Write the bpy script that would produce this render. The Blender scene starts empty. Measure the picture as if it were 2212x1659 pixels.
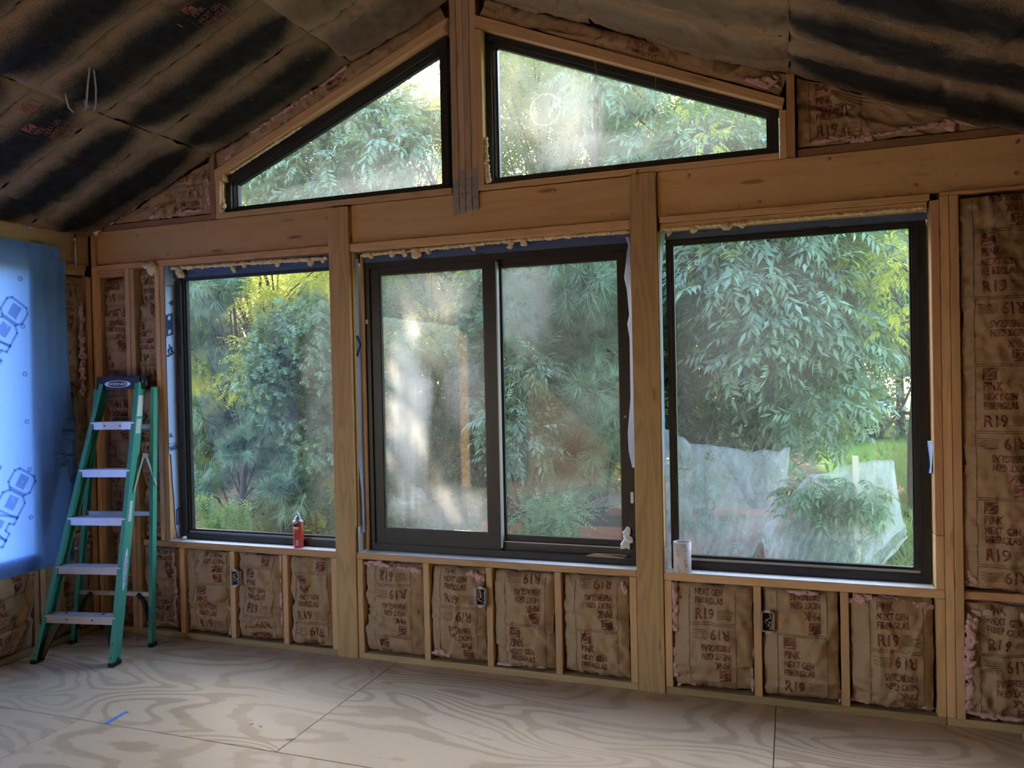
import bpy, bmesh, math, random
import numpy as np
from mathutils import Vector, Matrix, noise

random.seed(7)
RNG = np.random.default_rng(7)
SC = bpy.context.scene
COL = SC.collection

# ------------------------------------------------------------------ camera
FPX = 1700.0
CAM = Vector((0.0, -4.166, 1.70))
_y, _p, _r = (math.radians(a) for a in (19.55, -0.64, -1.22))
_f = Vector((-math.sin(_y) * math.cos(_p), math.cos(_y) * math.cos(_p), math.sin(_p)))
_rt = Vector((math.cos(_y), math.sin(_y), 0))
_up = _rt.cross(_f)
RT = _rt * math.cos(_r) + _up * math.sin(_r)
UP = -_rt * math.sin(_r) + _up * math.cos(_r)
FW = _f
cam = bpy.data.cameras.new('camera')
cam.sensor_fit = 'HORIZONTAL'
cam.sensor_width = 36.0
cam.lens = FPX * 36.0 / 2212.0
cam.clip_start = 0.05
cam.clip_end = 300
cobj = bpy.data.objects.new('camera', cam)
COL.objects.link(cobj)
cobj.matrix_world = Matrix(((RT.x, UP.x, -FW.x, CAM.x), (RT.y, UP.y, -FW.y, CAM.y), (RT.z, UP.z, -FW.z, CAM.z), (0, 0, 0, 1)))
SC.camera = cobj

def ray(px, py):
    return RT * ((px - 1106.0) / FPX) - UP * ((py - 829.5) / FPX) + FW
def at_y(px, py, y=0.0):            # where the sight line meets the plane of depth y
    d = ray(px, py); return CAM + d * ((y - CAM.y) / d.y)
def at_x(px, py, x):
    d = ray(px, py); return CAM + d * ((x - CAM.x) / d.x)
def at_z(px, py, z=0.0):
    d = ray(px, py); return CAM + d * ((z - CAM.z) / d.z)

# ------------------------------------------------------------------ light
SUN_DIR = Vector((-0.393, 0.845, 0.361)).normalized()
world = bpy.data.worlds.new('sky')
SC.world = world
world.use_nodes = True
wt = world.node_tree
sky = wt.nodes.new('ShaderNodeTexSky')
sky.sky_type = 'NISHITA'
sky.sun_disc = False
sky.sun_elevation = math.radians(24)
sky.sun_rotation = math.atan2(SUN_DIR.x, SUN_DIR.y)
sky.air_density = 1.0
sky.dust_density = 2.0
sky.ozone_density = 1.0
bg = wt.nodes['Background']
wt.links.new(sky.outputs[0], bg.inputs[0])
bg.inputs[1].default_value = 0.75
sun = bpy.data.lights.new('sun', 'SUN')
sun.energy = 9.0
sun.angle = math.radians(0.8)
sun.color = (1.0, 0.86, 0.66)
so = bpy.data.objects.new('sun', sun)
COL.objects.link(so)
so.rotation_euler = SUN_DIR.to_track_quat('Z', 'Y').to_euler()
so.location = SUN_DIR * 40

vs = SC.view_settings
vs.view_transform = 'Standard'
vs.look = 'None'
vs.gamma = 1.0
vs.exposure = 1.3
vs.use_curve_mapping = False
cy = SC.cycles
cy.max_bounces = 5
cy.diffuse_bounces = 3
cy.use_adaptive_sampling = True
cy.adaptive_threshold = 0.05
cy.adaptive_min_samples = 12
cy.glossy_bounces = 2
cy.transmission_bounces = 2
cy.transparent_max_bounces = 8
cy.sample_clamp_indirect = 6.0
cy.caustics_reflective = False
cy.caustics_refractive = False

# ------------------------------------------------------------------ node helpers
class M:
    def __init__(s, name):
        s.m = bpy.data.materials.new(name)
        s.m.use_nodes = True
        s.t = s.m.node_tree
        s.t.nodes.clear()
        s.out = s.t.nodes.new('ShaderNodeOutputMaterial')
    def n(s, typ, _in=None, **kw):
        nd = s.t.nodes.new('ShaderNode' + typ)
        for k, v in kw.items():
            setattr(nd, k, v)
        for k, v in (_in or {}).items():
            if hasattr(v, 'links') or isinstance(v, bpy.types.NodeSocket):
                s.t.links.new(v, nd.inputs[k])
            else:
                nd.inputs[k].default_value = v
        return nd
    def math(s, op, a, b=None, clamp=False):
        d = {0: a}
        if b is not None: d[1] = b
        return s.n('Math', d, operation=op, use_clamp=clamp).outputs[0]
    def mix(s, fac, a, b):
        nd = s.n('Mix', None, data_type='RGBA')
        for i, v in ((0, fac), (6, a), (7, b)):
            if isinstance(v, bpy.types.NodeSocket): s.t.links.new(v, nd.inputs[i])
            else: nd.inputs[i].default_value = v if i == 0 else col(v)
        return nd.outputs[2]
    def ramp(s, fac, stops):
        nd = s.n('ValToRGB', {0: fac})
        e = nd.color_ramp.elements
        while len(e) < len(stops): e.new(0.5)
        for el, (p, c) in zip(e, stops):
            el.position = p
            el.color = col(c) if not isinstance(c, (int, float)) else (c, c, c, 1)
        return nd.outputs[0]
    def obj(s):
        return s.n('TexCoord').outputs['Object']
    def uv(s):
        return s.n('TexCoord').outputs['UV']
    def map(s, vec, scale=(1, 1, 1), loc=None):
        d = {'Vector': vec, 'Scale': scale}
        if loc is not None: d['Location'] = loc
        return s.n('Mapping', d).outputs[0]
    def noise(s, vec, scale=5, detail=3, rough=0.55, dist=0.0):
        return s.n('TexNoise', {'Vector': vec, 'Scale': scale, 'Detail': detail, 'Roughness': rough, 'Distortion': dist}).outputs[0]
    def rnd(s):
        return s.n('ObjectInfo').outputs['Random']
    def bump(s, h, strength=0.3, dist=0.01):
        return s.n('Bump', {'Height': h, 'Strength': strength, 'Distance': dist}).outputs[0]
    def pbr(s, color, rough=0.7, metal=0.0, normal=None, spec=0.3):
        d = {'Base Color': color if isinstance(color, bpy.types.NodeSocket) else col(color), 'Roughness': rough, 'Metallic': metal, 'Specular IOR Level': spec}
        if normal is not None: d['Normal'] = normal
        b = s.n('BsdfPrincipled', d)
        s.t.links.new(b.outputs[0], s.out.inputs[0])
        return s.m
    def done(s, sh):
        s.t.links.new(sh, s.out.inputs[0]); return s.m

def col(c):
    return tuple(c) + (1.0,) if len(c) == 3 else tuple(c)

def wood(name, light, dark, knot=0.6, ring=1.0, rough=0.75, stretch=1.0):
    m = M(name)
    r = m.rnd()
    off = m.n('CombineXYZ', {0: m.math('MULTIPLY', r, 31.7), 1: m.math('MULTIPLY', r, 7.3), 2: m.math('MULTIPLY', r, 13.1)}).outputs[0]
    v = m.n('VectorMath', {0: m.obj(), 1: off}, operation='ADD').outputs[0]
    fib = m.noise(m.map(v, (4, 160, 160)), 1.0, 3, 0.6)
    big = m.noise(m.map(v, (0.9 * stretch, 9, 9)), 1.0, 2, 0.45, 0.3)
    rings = m.math('SINE', m.math('MULTIPLY', big, 46.0 * ring))
    rings = m.math('MULTIPLY_ADD', rings, 0.5); m.t.nodes[-1].inputs[2].default_value = 0.5
    rings = m.math('POWER', rings, 2.2)
    tone = m.noise(m.map(v, (0.7, 3, 3)), 1.0, 2)
    f = m.math('ADD', m.math('MULTIPLY', rings, 0.5), m.math('MULTIPLY', fib, 0.45))
    c = m.mix(m.math('SUBTRACT', f, 0.1, True), light, dark)
    lighten = m.mix(m.math('MULTIPLY', tone, 0.35), c, tuple(x * 1.25 for x in light))
    # knots
    vo = m.n('TexVoronoi', {'Vector': m.map(v, (2.1, 11, 11)), 'Scale': 1.0, 'Randomness': 1.0}, feature='F1')
    kf = m.ramp(vo.outputs['Distance'], [(0.0, 1.0), (0.09, 0.85), (0.15, 0.0)])
    c2 = m.mix(m.math('MULTIPLY', kf, knot), lighten, tuple(x * 0.32 for x in dark))
    val = m.math('MULTIPLY_ADD', r, 0.35); m.t.nodes[-1].inputs[2].default_value = 0.82
    hs = m.n('HueSaturation', {'Value': val, 'Color': c2, 'Saturation': 1.0})
    return m.pbr(hs.outputs[0], rough, normal=m.bump(fib, 0.12, 0.004))

W = {}
W['stud'] = wood('pine_stud', (0.65, 0.425, 0.225), (0.48, 0.29, 0.135), 0.5)
W['beam'] = wood('pine_beam', (0.62, 0.405, 0.20), (0.51, 0.31, 0.14), 0.65, 0.5)
W['post'] = wood('treated_post', (0.54, 0.365, 0.175), (0.34, 0.215, 0.095), 0.8, 1.2)
W['plate'] = wood('treated_plate', (0.47, 0.35, 0.18), (0.34, 0.235, 0.11), 0.4)
W['old'] = wood('dull_board', (0.34, 0.2, 0.11), (0.25, 0.14, 0.075), 0.4)
W['ridge'] = wood('ridge_post_wood', (0.50, 0.36, 0.24), (0.37, 0.255, 0.16), 0.4)  # lens flare over the ridge post is put into this paler grey
W['fir'] = wood('fir_jack', (0.57, 0.335, 0.175), (0.43, 0.225, 0.105), 0.3, 1.6)

def plywood():
    m = M('plywood_floor')
    r = m.rnd()
    off = m.n('CombineXYZ', {0: m.math('MULTIPLY', r, 23.7), 1: m.math('MULTIPLY', r, 9.1), 2: 0.0}).outputs[0]
    v = m.n('VectorMath', {0: m.obj(), 1: off}, operation='ADD').outputs[0]
    big = m.noise(m.map(v, (0.75, 2.3, 1)), 1.0, 1.5, 0.4, 0.7)
    warp = m.noise(m.map(v, (7, 18, 1)), 1.0, 3, 0.6)
    hh = m.math('ADD', m.math('MULTIPLY', big, 95.0), m.math('MULTIPLY', warp, 3.2))
    s = m.math('SINE', hh)
    s = m.math('MULTIPLY_ADD', s, 0.5); m.t.nodes[-1].inputs[2].default_value = 0.5
    band = m.ramp(s, [(0.0, 0.0), (0.60, 0.08), (0.80, 0.9), (1.0, 1.0)])
    fib = m.noise(m.map(v, (6, 220, 1)), 1.0, 3, 0.6)
    patch = m.noise(m.map(v, (0.6, 1.6, 1)), 1.3, 3, 0.5)
    base = m.mix(patch, (0.80, 0.63, 0.425), (0.69, 0.52, 0.335))
    dark = m.mix(patch, (0.55, 0.385, 0.225), (0.46, 0.31, 0.18))
    amt = m.math('MULTIPLY', band, m.ramp(m.noise(m.map(v, (0.9, 1.7, 1)), 1.0, 2), [(0.3, 0.3), (0.6, 0.9)]))
    c = m.mix(amt, base, dark)
    c = m.mix(m.math('MULTIPLY', fib, 0.25), c, (0.52, 0.38, 0.25))
    vo = m.n('TexVoronoi', {'Vector': m.map(v, (1.25, 2.1, 1)), 'Scale': 1.0}, feature='F1')
    kn = m.ramp(vo.outputs['Distance'], [(0.0, 1.0), (0.030, 0.8), (0.055, 0.0)])
    c = m.mix(m.math('MULTIPLY', kn, 0.7), c, (0.20, 0.12, 0.07))
    dirt = m.ramp(m.noise(v, 1.1, 4, 0.65), [(0.45, 0.0), (0.75, 0.25)])
    c = m.mix(dirt, c, (0.42, 0.32, 0.23))
    return m.pbr(c, 0.55, normal=m.bump(fib, 0.1, 0.003), spec=0.3)
W['ply'] = plywood()

def plain(name, c, rough=0.6, metal=0.0, spec=0.3, var=0.0, nscale=30, bump=0.0):
    m = M(name)
    cc = col(c)
    nz = m.noise(m.obj(), nscale, 3)
    if var:
        cc = m.mix(nz, tuple(x * (1 - var) for x in c), tuple(min(1, x * (1 + var)) for x in c))
    return m.pbr(cc, rough, metal, m.bump(nz, bump, 0.004) if bump else None, spec)

def kraft():
    m = M('kraft_paper')
    v = m.obj()
    r = m.rnd()
    oi = m.n('ObjectInfo')
    stain_shade = m.n('SeparateColor', {0: oi.outputs['Color']}).outputs[0]
    vv = m.n('VectorMath', {0: v, 1: m.n('CombineXYZ', {0: m.math('MULTIPLY', r, 19.0), 1: m.math('MULTIPLY', r, 5.0)}).outputs[0]}, operation='ADD').outputs[0]
    n1 = m.noise(vv, 7, 4, 0.6)
    n2 = m.noise(vv, 60, 3, 0.7)
    c = m.mix(n1, (0.46, 0.315, 0.185), (0.33, 0.215, 0.12))
    c = m.mix(m.math('MULTIPLY', n2, 0.30), c, (0.55, 0.41, 0.265))
    # black asphalt bleeding through the paper between the rafters
    u = m.n('SeparateXYZ', {0: m.uv()})
    du = m.math('ABSOLUTE', m.math('SUBTRACT', u.outputs[0], 0.5))
    dv = m.math('ABSOLUTE', m.math('SUBTRACT', u.outputs[1], 0.5))
    wob = m.noise(vv, 3.2, 3, 0.6)
    fine = m.noise(vv, 170, 2, 0.8)
    e = m.math('ADD', m.math('MULTIPLY', du, 2.0), m.math('MULTIPLY', m.math('SUBTRACT', wob, 0.5), 0.5))
    e = m.math('ADD', e, m.math('MULTIPLY', m.math('SUBTRACT', fine, 0.5), 0.95))
    e = m.math('ADD', e, m.math('MULTIPLY', m.math('POWER', m.math('MULTIPLY', dv, 2.0), 7.0), 0.5))
    dk = m.ramp(e, [(0.40, 1.0), (0.92, 0.0)])
    c = m.mix(m.math('MULTIPLY', stain_shade, 0.75), c, m.mix(n1, (0.235, 0.158, 0.088), (0.15, 0.098, 0.055)))  # ceiling paper painted darker overall, standing in for its dimmer light
    c = m.mix(m.math('MULTIPLY', dk, stain_shade), c, (0.010, 0.008, 0.007))
    return m.pbr(c, 0.72, normal=m.bump(m.noise(vv, 26, 4, 0.6), 0.25, 0.006), spec=0.25)
W['kraft'] = kraft()

def fluffmat():
    m = M('pink_fibreglass')
    v = m.obj()
    n1 = m.noise(m.map(v, (40, 40, 90)), 1.0, 4, 0.7, 1.0)
    c = m.mix(n1, (0.62, 0.33, 0.31), (0.80, 0.58, 0.55))
    return m.pbr(c, 0.95, normal=m.bump(n1, 0.8, 0.012), spec=0.05)
W['fluff'] = fluffmat()
W['print'] = plain('red_print', (0.235, 0.085, 0.062), 0.8, var=0.35, nscale=60)
W['printline'] = plain('brown_print_line', (0.13, 0.07, 0.045), 0.8)
W['black'] = plain('black_window_frame', (0.022, 0.022, 0.023), 0.38, spec=0.45, var=0.2, nscale=12)
W['bead'] = plain('dark_glazing_bead', (0.045, 0.047, 0.05), 0.3, spec=0.5)
W['palegrey'] = plain('pale_frame_grey', (0.42, 0.44, 0.47), 0.35, 0.4)
W['foam'] = plain('spray_foam', (0.80, 0.66, 0.41), 0.6, var=0.15, nscale=40, bump=0.3)
W['metal'] = plain('galvanised_steel', (0.42, 0.43, 0.44), 0.42, 0.8, var=0.2, nscale=40)
W['alu'] = plain('dull_aluminium', (0.62, 0.63, 0.66), 0.42, 0.75, var=0.12, nscale=25)
W['green'] = plain('green_fibreglass_rail', (0.075, 0.37, 0.27), 0.45, var=0.12, nscale=90)
W['blackplastic'] = plain('black_plastic', (0.014, 0.014, 0.017), 0.4, spec=0.4)
W['white'] = plain('white_sticker', (0.78, 0.78, 0.80), 0.5, var=0.06)
W['greyplastic'] = plain('grey_box_plastic', (0.50, 0.51, 0.52), 0.45)
W['copper'] = plain('copper_wire', (0.55, 0.24, 0.12), 0.35, 0.8)
W['tape'] = plain('blue_tape', (0.12, 0.32, 0.75), 0.6, var=0.1)
W['board'] = plain('sheathing_board', (0.30, 0.19, 0.11), 0.85, var=0.25, nscale=35)
W['red'] = plain('red_can_paint', (0.62, 0.07, 0.055), 0.3, spec=0.5)
W['dark'] = plain('ink_and_shade_black', (0.02, 0.02, 0.022), 0.6)
W['cable'] = plain('grey_cable', (0.33, 0.29, 0.26), 0.5)
W['clearplastic'] = plain('crumpled_clear_plastic', (0.75, 0.77, 0.80), 0.2, spec=0.6)

def flash_tape():
    m = M('white_flashing_tape')
    v = m.obj()
    vo = m.n('TexVoronoi', {'Vector': m.map(v, (9, 14, 9)), 'Scale': 1.0, 'Randomness': 0.35}, feature='F1')
    nz = m.noise(v, 140, 2, 0.7)
    f = m.math('MULTIPLY', m.ramp(vo.outputs['Distance'], [(0.16, 1.0), (0.24, 0.0)]), m.ramp(nz, [(0.5, 0.0), (0.56, 1.0)]))
    d = m.ramp(m.noise(v, 9, 4, 0.7), [(0.4, 0.0), (0.8, 0.45)])
    c = m.mix(d, (0.80, 0.80, 0.82), (0.5, 0.46, 0.42))
    c = m.mix(f, c, (0.55, 0.08, 0.10))
    return m.pbr(c, 0.45, spec=0.4)
W['flash'] = flash_tape()

def wrapmat(name, trans=0.45, k=1.0):
    m = M(name)
    nz = m.noise(m.map(m.obj(), (60, 60, 9)), 1.0, 3, 0.6)
    c = m.mix(nz, (0.10 * k, 0.235 * k, 0.62 * k), (0.15 * k, 0.31 * k, 0.74 * k))
    d = m.n('BsdfPrincipled', {'Base Color': c, 'Roughness': 0.5, 'Specular IOR Level': 0.3})
    t = m.n('BsdfTranslucent', {'Color': m.mix(0.5, (0.20, 0.40, 0.95), (0.16, 0.36, 0.93))})
    mx = m.n('MixShader', {0: trans, 1: d.outputs[0], 2: t.outputs[0]})
    return m.done(mx.outputs[0])
W['wrap'] = wrapmat('blue_house_wrap', 0.42, 1.45)
W['wrapflap'] = plain('blue_house_wrap_flap', (0.42, 0.58, 0.95), 0.55, var=.08)  # lighter than the sheet: window light on the flaps put into the colour
W['wrapband'] = plain('dark_blue_wrap_band', (0.10, 0.165, 0.32), 0.6, var=.15)
W['wrapback'] = plain('pale_wrap_back', (0.42, 0.45, 0.56), 0.6)
W['wrapprint'] = plain('wrap_print', (0.025, 0.055, 0.16), 0.7)
_m = M('wrap_print_faded'); W['wrapghost'] = _m.done(_m.n('BsdfTransparent', {'Color': (.50, .54, .68, 1)}).outputs[0])

def glass(name, base=0.05, grime=0.12, spots=(), tint=(0.93, 0.96, 0.95), rings=()):
    """clear pane with a film of dust; spots are dirty patches (x, z, rx, rz, amount)"""
    m = M(name)
    v = m.obj()
    sx = m.n('SeparateXYZ', {0: v})
    n1 = m.noise(v, 2.6, 4, 0.62, 0.4)
    streak = m.noise(m.map(v, (16, 1, 1.6)), 1.0, 4, 0.65)
    speck = m.noise(v, 120, 2, 0.6)
    f = m.math('MULTIPLY', m.ramp(n1, [(0.42, 0.0), (0.75, 1.0)]), grime)
    tot = f
    for (cx, cz, rx, rz, a) in spots:
        dx = m.math('DIVIDE', m.math('SUBTRACT', sx.outputs[0], cx), rx)
        dz = m.math('DIVIDE', m.math('SUBTRACT', sx.outputs[2], cz), rz)
        d2 = m.math('ADD', m.math('MULTIPLY', dx, dx), m.math('MULTIPLY', dz, dz))
        d2 = m.math('ADD', m.math('MULTIPLY', d2, .8), m.math('ADD', m.math('MULTIPLY', m.math('SUBTRACT', n1, 0.5), 2.0), m.math('MULTIPLY', m.math('SUBTRACT', streak, 0.5), 0.9)))
        rp = m.ramp(d2, [(0.0, 1.0), (1.25, 0.0)]); rp.node.color_ramp.interpolation = 'EASE'
        rp.node.color_ramp.elements[-1].position = 1.0
        g = m.math('MULTIPLY', rp, a)
        tot = m.math('ADD', tot, g)
    for (cx, cz, r, wd, a) in rings:
        dx = m.math('SUBTRACT', sx.outputs[0], cx)
        dz = m.math('SUBTRACT', sx.outputs[2], cz)
        d = m.math('SQRT', m.math('ADD', m.math('MULTIPLY', dx, dx), m.math('MULTIPLY', dz, dz)))
        g = m.math('ABSOLUTE', m.math('DIVIDE', m.math('SUBTRACT', d, r), wd))
        tot = m.math('ADD', tot, m.math('MULTIPLY', m.ramp(g, [(0.3, 1.0), (1.0, 0.0)]), a))
    tex = m.math('MULTIPLY_ADD', streak, 0.7); m.t.nodes[-1].inputs[2].default_value = 0.55
    tot = m.math('MULTIPLY', tot, tex)
    tot = m.math('ADD', tot, m.math('MULTIPLY', m.ramp(speck, [(0.70, 0.0), (0.76, 1.0)]), grime * 0.8))
    tot = m.math('MINIMUM', m.math('ADD', tot, base), 0.85)
    tr = m.n('BsdfTransparent', {'Color': col(tint)})
    gl = m.n('BsdfGlossy', {'Color': (1, 1, 1, 1), 'Roughness': 0.02})
    fr = m.n('Fresnel', {'IOR': 1.5})
    mx = m.n('MixShader', {0: m.math('MULTIPLY', fr.outputs[0], 0.8, True), 1: tr.outputs[0], 2: gl.outputs[0]})
    du = m.n('BsdfTranslucent', {'Color': (0.9, 0.88, 0.84, 1)})
    dd = m.n('BsdfDiffuse', {'Color': (0.75, 0.73, 0.70, 1)})
    dm = m.n('MixShader', {0: 0.25, 1: du.outputs[0], 2: dd.outputs[0]})
    mm = m.n('MixShader', {0: tot, 1: mx.outputs[0], 2: dm.outputs[0]})
    return m.done(mm.outputs[0])

def leafmat(name, c1, c2, tcol, trans=0.4, rough=0.5, spec=0.35):
    m = M(name)
    a = m.n('Attribute', None, attribute_name='rnd').outputs['Fac']
    c = m.ramp(a, [(0.0, c1), (0.75, c2), (1.0, tuple(min(1, x * 1.45) for x in c2))])
    d = m.n('BsdfPrincipled', {'Base Color': c, 'Roughness': rough, 'Specular IOR Level': spec})
    tc = m.mix(a, tuple(x * 0.75 for x in tcol), tcol)
    t = m.n('BsdfTranslucent', {'Color': tc})
    mx = m.n('MixShader', {0: trans, 1: d.outputs[0], 2: t.outputs[0]})
    return m.done(mx.outputs[0])

# ------------------------------------------------------------------ mesh helpers
def mesh_obj(name, verts, faces, mat=None, parent=None, smooth=False, uvs=None):
    me = bpy.data.meshes.new(name)
    me.from_pydata([tuple(v) for v in verts], [], [tuple(f) for f in faces])
    if uvs is not None:
        ul = me.uv_layers.new(name='UVMap')
        li = np.empty(len(me.loops), dtype=np.int32)
        me.loops.foreach_get('vertex_index', li)
        ul.data.foreach_set('uv', np.asarray(uvs, dtype=np.float32)[li].ravel())
    if smooth:
        me.polygons.foreach_set('use_smooth', [True] * len(me.polygons))
    me.update()
    o = bpy.data.objects.new(name, me)
    COL.objects.link(o)
    if mat is not None: me.materials.append(W[mat] if isinstance(mat, str) else mat)
    if parent is not None: o.parent = parent
    return o

class MB:
    def __init__(s): s.v = []; s.f = []
    def add(s, vs, fs):
        b = len(s.v); s.v += [tuple(v) for v in vs]; s.f += [tuple(i + b for i in f) for f in fs]; return s
    def box(s, x0, x1, y0, y1, z0, z1):
        return s.add([(x0, y0, z0), (x1, y0, z0), (x1, y1, z0), (x0, y1, z0), (x0, y0, z1), (x1, y0, z1), (x1, y1, z1), (x0, y1, z1)],
                     [(0, 3, 2, 1), (4, 5, 6, 7), (0, 1, 5, 4), (1, 2, 6, 5), (2, 3, 7, 6), (3, 0, 4, 7)])
    def obox(s, p0, p1, w, d, side):
        """bar from p0 to p1, w wide along side, d deep along the third axis"""
        p0 = Vector(p0); p1 = Vector(p1); ax = (p1 - p0).normalized(); sd = Vector(side)
        sd = (sd - ax * sd.dot(ax)).normalized(); th = ax.cross(sd)
        vs = []
        for p in (p0, p1):
            for a, b in ((-1, -1), (1, -1), (1, 1), (-1, 1)):
                vs.append(p + sd * (a * w / 2) + th * (b * d / 2))
        return s.add(vs, [(0, 3, 2, 1), (4, 5, 6, 7), (0, 1, 5, 4), (1, 2, 6, 5), (2, 3, 7, 6), (3, 0, 4, 7)])
    def tube(s, pts, r, n=8, caps=True):
        pts = [Vector(p) for p in pts]; k = len(pts)
        rs = r if isinstance(r, (list, tuple)) else [r] * k
        base = len(s.v); up = None
        for i, p in enumerate(pts):
            t = (pts[min(i + 1, k - 1)] - pts[max(i - 1, 0)])
            t = t.normalized() if t.length > 1e-9 else Vector((0, 0, 1))
            if up is None: up = t.orthogonal().normalized()
            up = (up - t * up.dot(t)); up = up.normalized() if up.length > 1e-6 else t.orthogonal().normalized()
            b = t.cross(up)
            for j in range(n):
                a = 2 * math.pi * j / n
                s.v.append(tuple(p + (up * math.cos(a) + b * math.sin(a)) * rs[i]))
        for i in range(k - 1):
            for j in range(n):
                a = base + i * n + j; b2 = base + i * n + (j + 1) % n
                s.f.append((a, b2, b2 + n, a + n))
        if caps:
            s.f.append(tuple(base + j for j in range(n))[::-1]); s.f.append(tuple(base + (k - 1) * n + j for j in range(n)))
        return s
    def lathe(s, prof, c=(0, 0, 0), n=28):
        base = len(s.v)
        for r, z in prof:
            for j in range(n):
                a = 2 * math.pi * j / n
                s.v.append((c[0] + r * math.cos(a), c[1] + r * math.sin(a), c[2] + z))
        for i in range(len(prof) - 1):
            for j in range(n):
                a = base + i * n + j; b2 = base + i * n + (j + 1) % n
                s.f.append((a, b2, b2 + n, a + n))
        return s
    def blob(s, c, rad, seed=0.0, amp=0.25, freq=9.0, nu=14, nv=9):
        base = len(s.v); c = Vector(c)
        for i in range(nv + 1):
            th = math.pi * i / nv
            for j in range(nu):
                ph = 2 * math.pi * j / nu
                d = Vector((math.sin(th) * math.cos(ph), math.sin(th) * math.sin(ph), math.cos(th)))
                p = Vector((d.x * rad[0], d.y * rad[1], d.z * rad[2]))
                k = 1 + amp * noise.noise((c + p) * freq + Vector((seed, seed * 1.7, 0))) * 1.6
                s.v.append(tuple(c + p * k))
        for i in range(nv):
            for j in range(nu):
                a = base + i * nu + j; b = base + i * nu + (j + 1) % nu
                s.f.append((a, a + nu, b + nu, b))
        return s
    def prism(s, pts, y0, y1):
        """polygon given in x,z pushed from y0 to y1"""
        n = len(pts)
        vs = [(x, y0, z) for x, z in pts] + [(x, y1, z) for x, z in pts]
        fs = [tuple(range(n)), tuple(range(2 * n - 1, n - 1, -1))] + [(i, i + n, (i + 1) % n + n, (i + 1) % n) for i in range(n)]
        return s.add(vs, fs)
    def ring(s, outer, inner, y0, y1):
        n = len(outer)
        for i in range(n):
            j = (i + 1) % n
            s.prism([outer[i], outer[j], inner[j], inner[i]], y0, y1)
        return s
    def build(s, name, mat, parent=None, smooth=False):
        o = mesh_obj(name, s.v, s.f, mat, parent, smooth)
        bm = bmesh.new(); bm.from_mesh(o.data)
        bmesh.ops.recalc_face_normals(bm, faces=bm.faces); bm.to_mesh(o.data); bm.free()
        return o

def tag(o, label=None, cat=None, group=None, kind=None):
    if label: o['label'] = label
    if cat: o['category'] = cat
    if group: o['group'] = group
    if kind: o['kind'] = kind
    return o
def empty(name, loc=(0, 0, 0), rot=None):
    o = bpy.data.objects.new(name, None); COL.objects.link(o)
    o.empty_display_size = 0.1
    if rot is not None: o.matrix_world = Matrix.Translation(Vector(loc)) @ rot.to_4x4()
    else: o.location = loc
    return o
def struct(name, label=None):
    o = empty(name); return tag(o, label, None, None, 'structure')

_bc = {}
def board_mesh(L, Wd, T, bev=0.0025):
    key = (round(L, 4), round(Wd, 4), round(T, 4))
    if key not in _bc:
        bm = bmesh.new()
        bmesh.ops.create_cube(bm, size=1.0)
        bmesh.ops.scale(bm, vec=(L, Wd, T), verts=bm.verts)
        bmesh.ops.bevel(bm, geom=bm.edges[:], offset=bev, segments=1, affect='EDGES')
        me = bpy.data.meshes.new('board'); bm.to_mesh(me); bm.free()
        _bc[key] = me
    return _bc[key]
AX = {'x': Matrix(((1, 0, 0), (0, 1, 0), (0, 0, 1))),
      'z': Matrix(((0, 0, -1), (0, 1, 0), (1, 0, 0))),       # local x -> world z
      'y': Matrix(((0, -1, 0), (1, 0, 0), (0, 0, 1)))}       # local x -> world y
def board(name, x0, x1, y0, y1, z0, z1, axis, mat, parent=None, label=None):
    dx, dy, dz = x1 - x0, y1 - y0, z1 - z0
    L, Wd, T = {'x': (dx, dy, dz), 'z': (dz, dy, dx), 'y': (dy, dx, dz)}[axis]
    me = board_mesh(L, Wd, T)
    key = (me.name, mat)
    if key not in _bc:
        m2 = me.copy(); m2.materials.append(W[mat]); _bc[key] = m2
    o = bpy.data.objects.new(name, _bc[key]); COL.objects.link(o)
    o.matrix_world = Matrix.Translation(((x0 + x1) / 2, (y0 + y1) / 2, (z0 + z1) / 2)) @ AX[axis].to_4x4()
    if parent is not None: o.parent = parent
    if label: o['label'] = label
    return o
def sloped(name, pts, y0, y1, ang, mat, parent=None, label=None):
    """polygon board (x,z points) whose grain runs along angle ang in the x-z plane"""
    R = Matrix.Rotation(-ang, 3, 'Y')
    cx = sum(p[0] for p in pts) / len(pts); cz = sum(p[1] for p in pts) / len(pts)
    Ri = R.inverted()
    b = MB().prism(pts, y0, y1)
    b.v = [tuple(Ri @ (Vector(v) - Vector((cx, 0, cz)))) for v in b.v]
    o = b.build(name, mat)
    o.matrix_world = Matrix.Translation((cx, 0, cz)) @ R.to_4x4()
    if parent is not None: o.parent = parent
    if label: o['label'] = label
    return o

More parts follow.
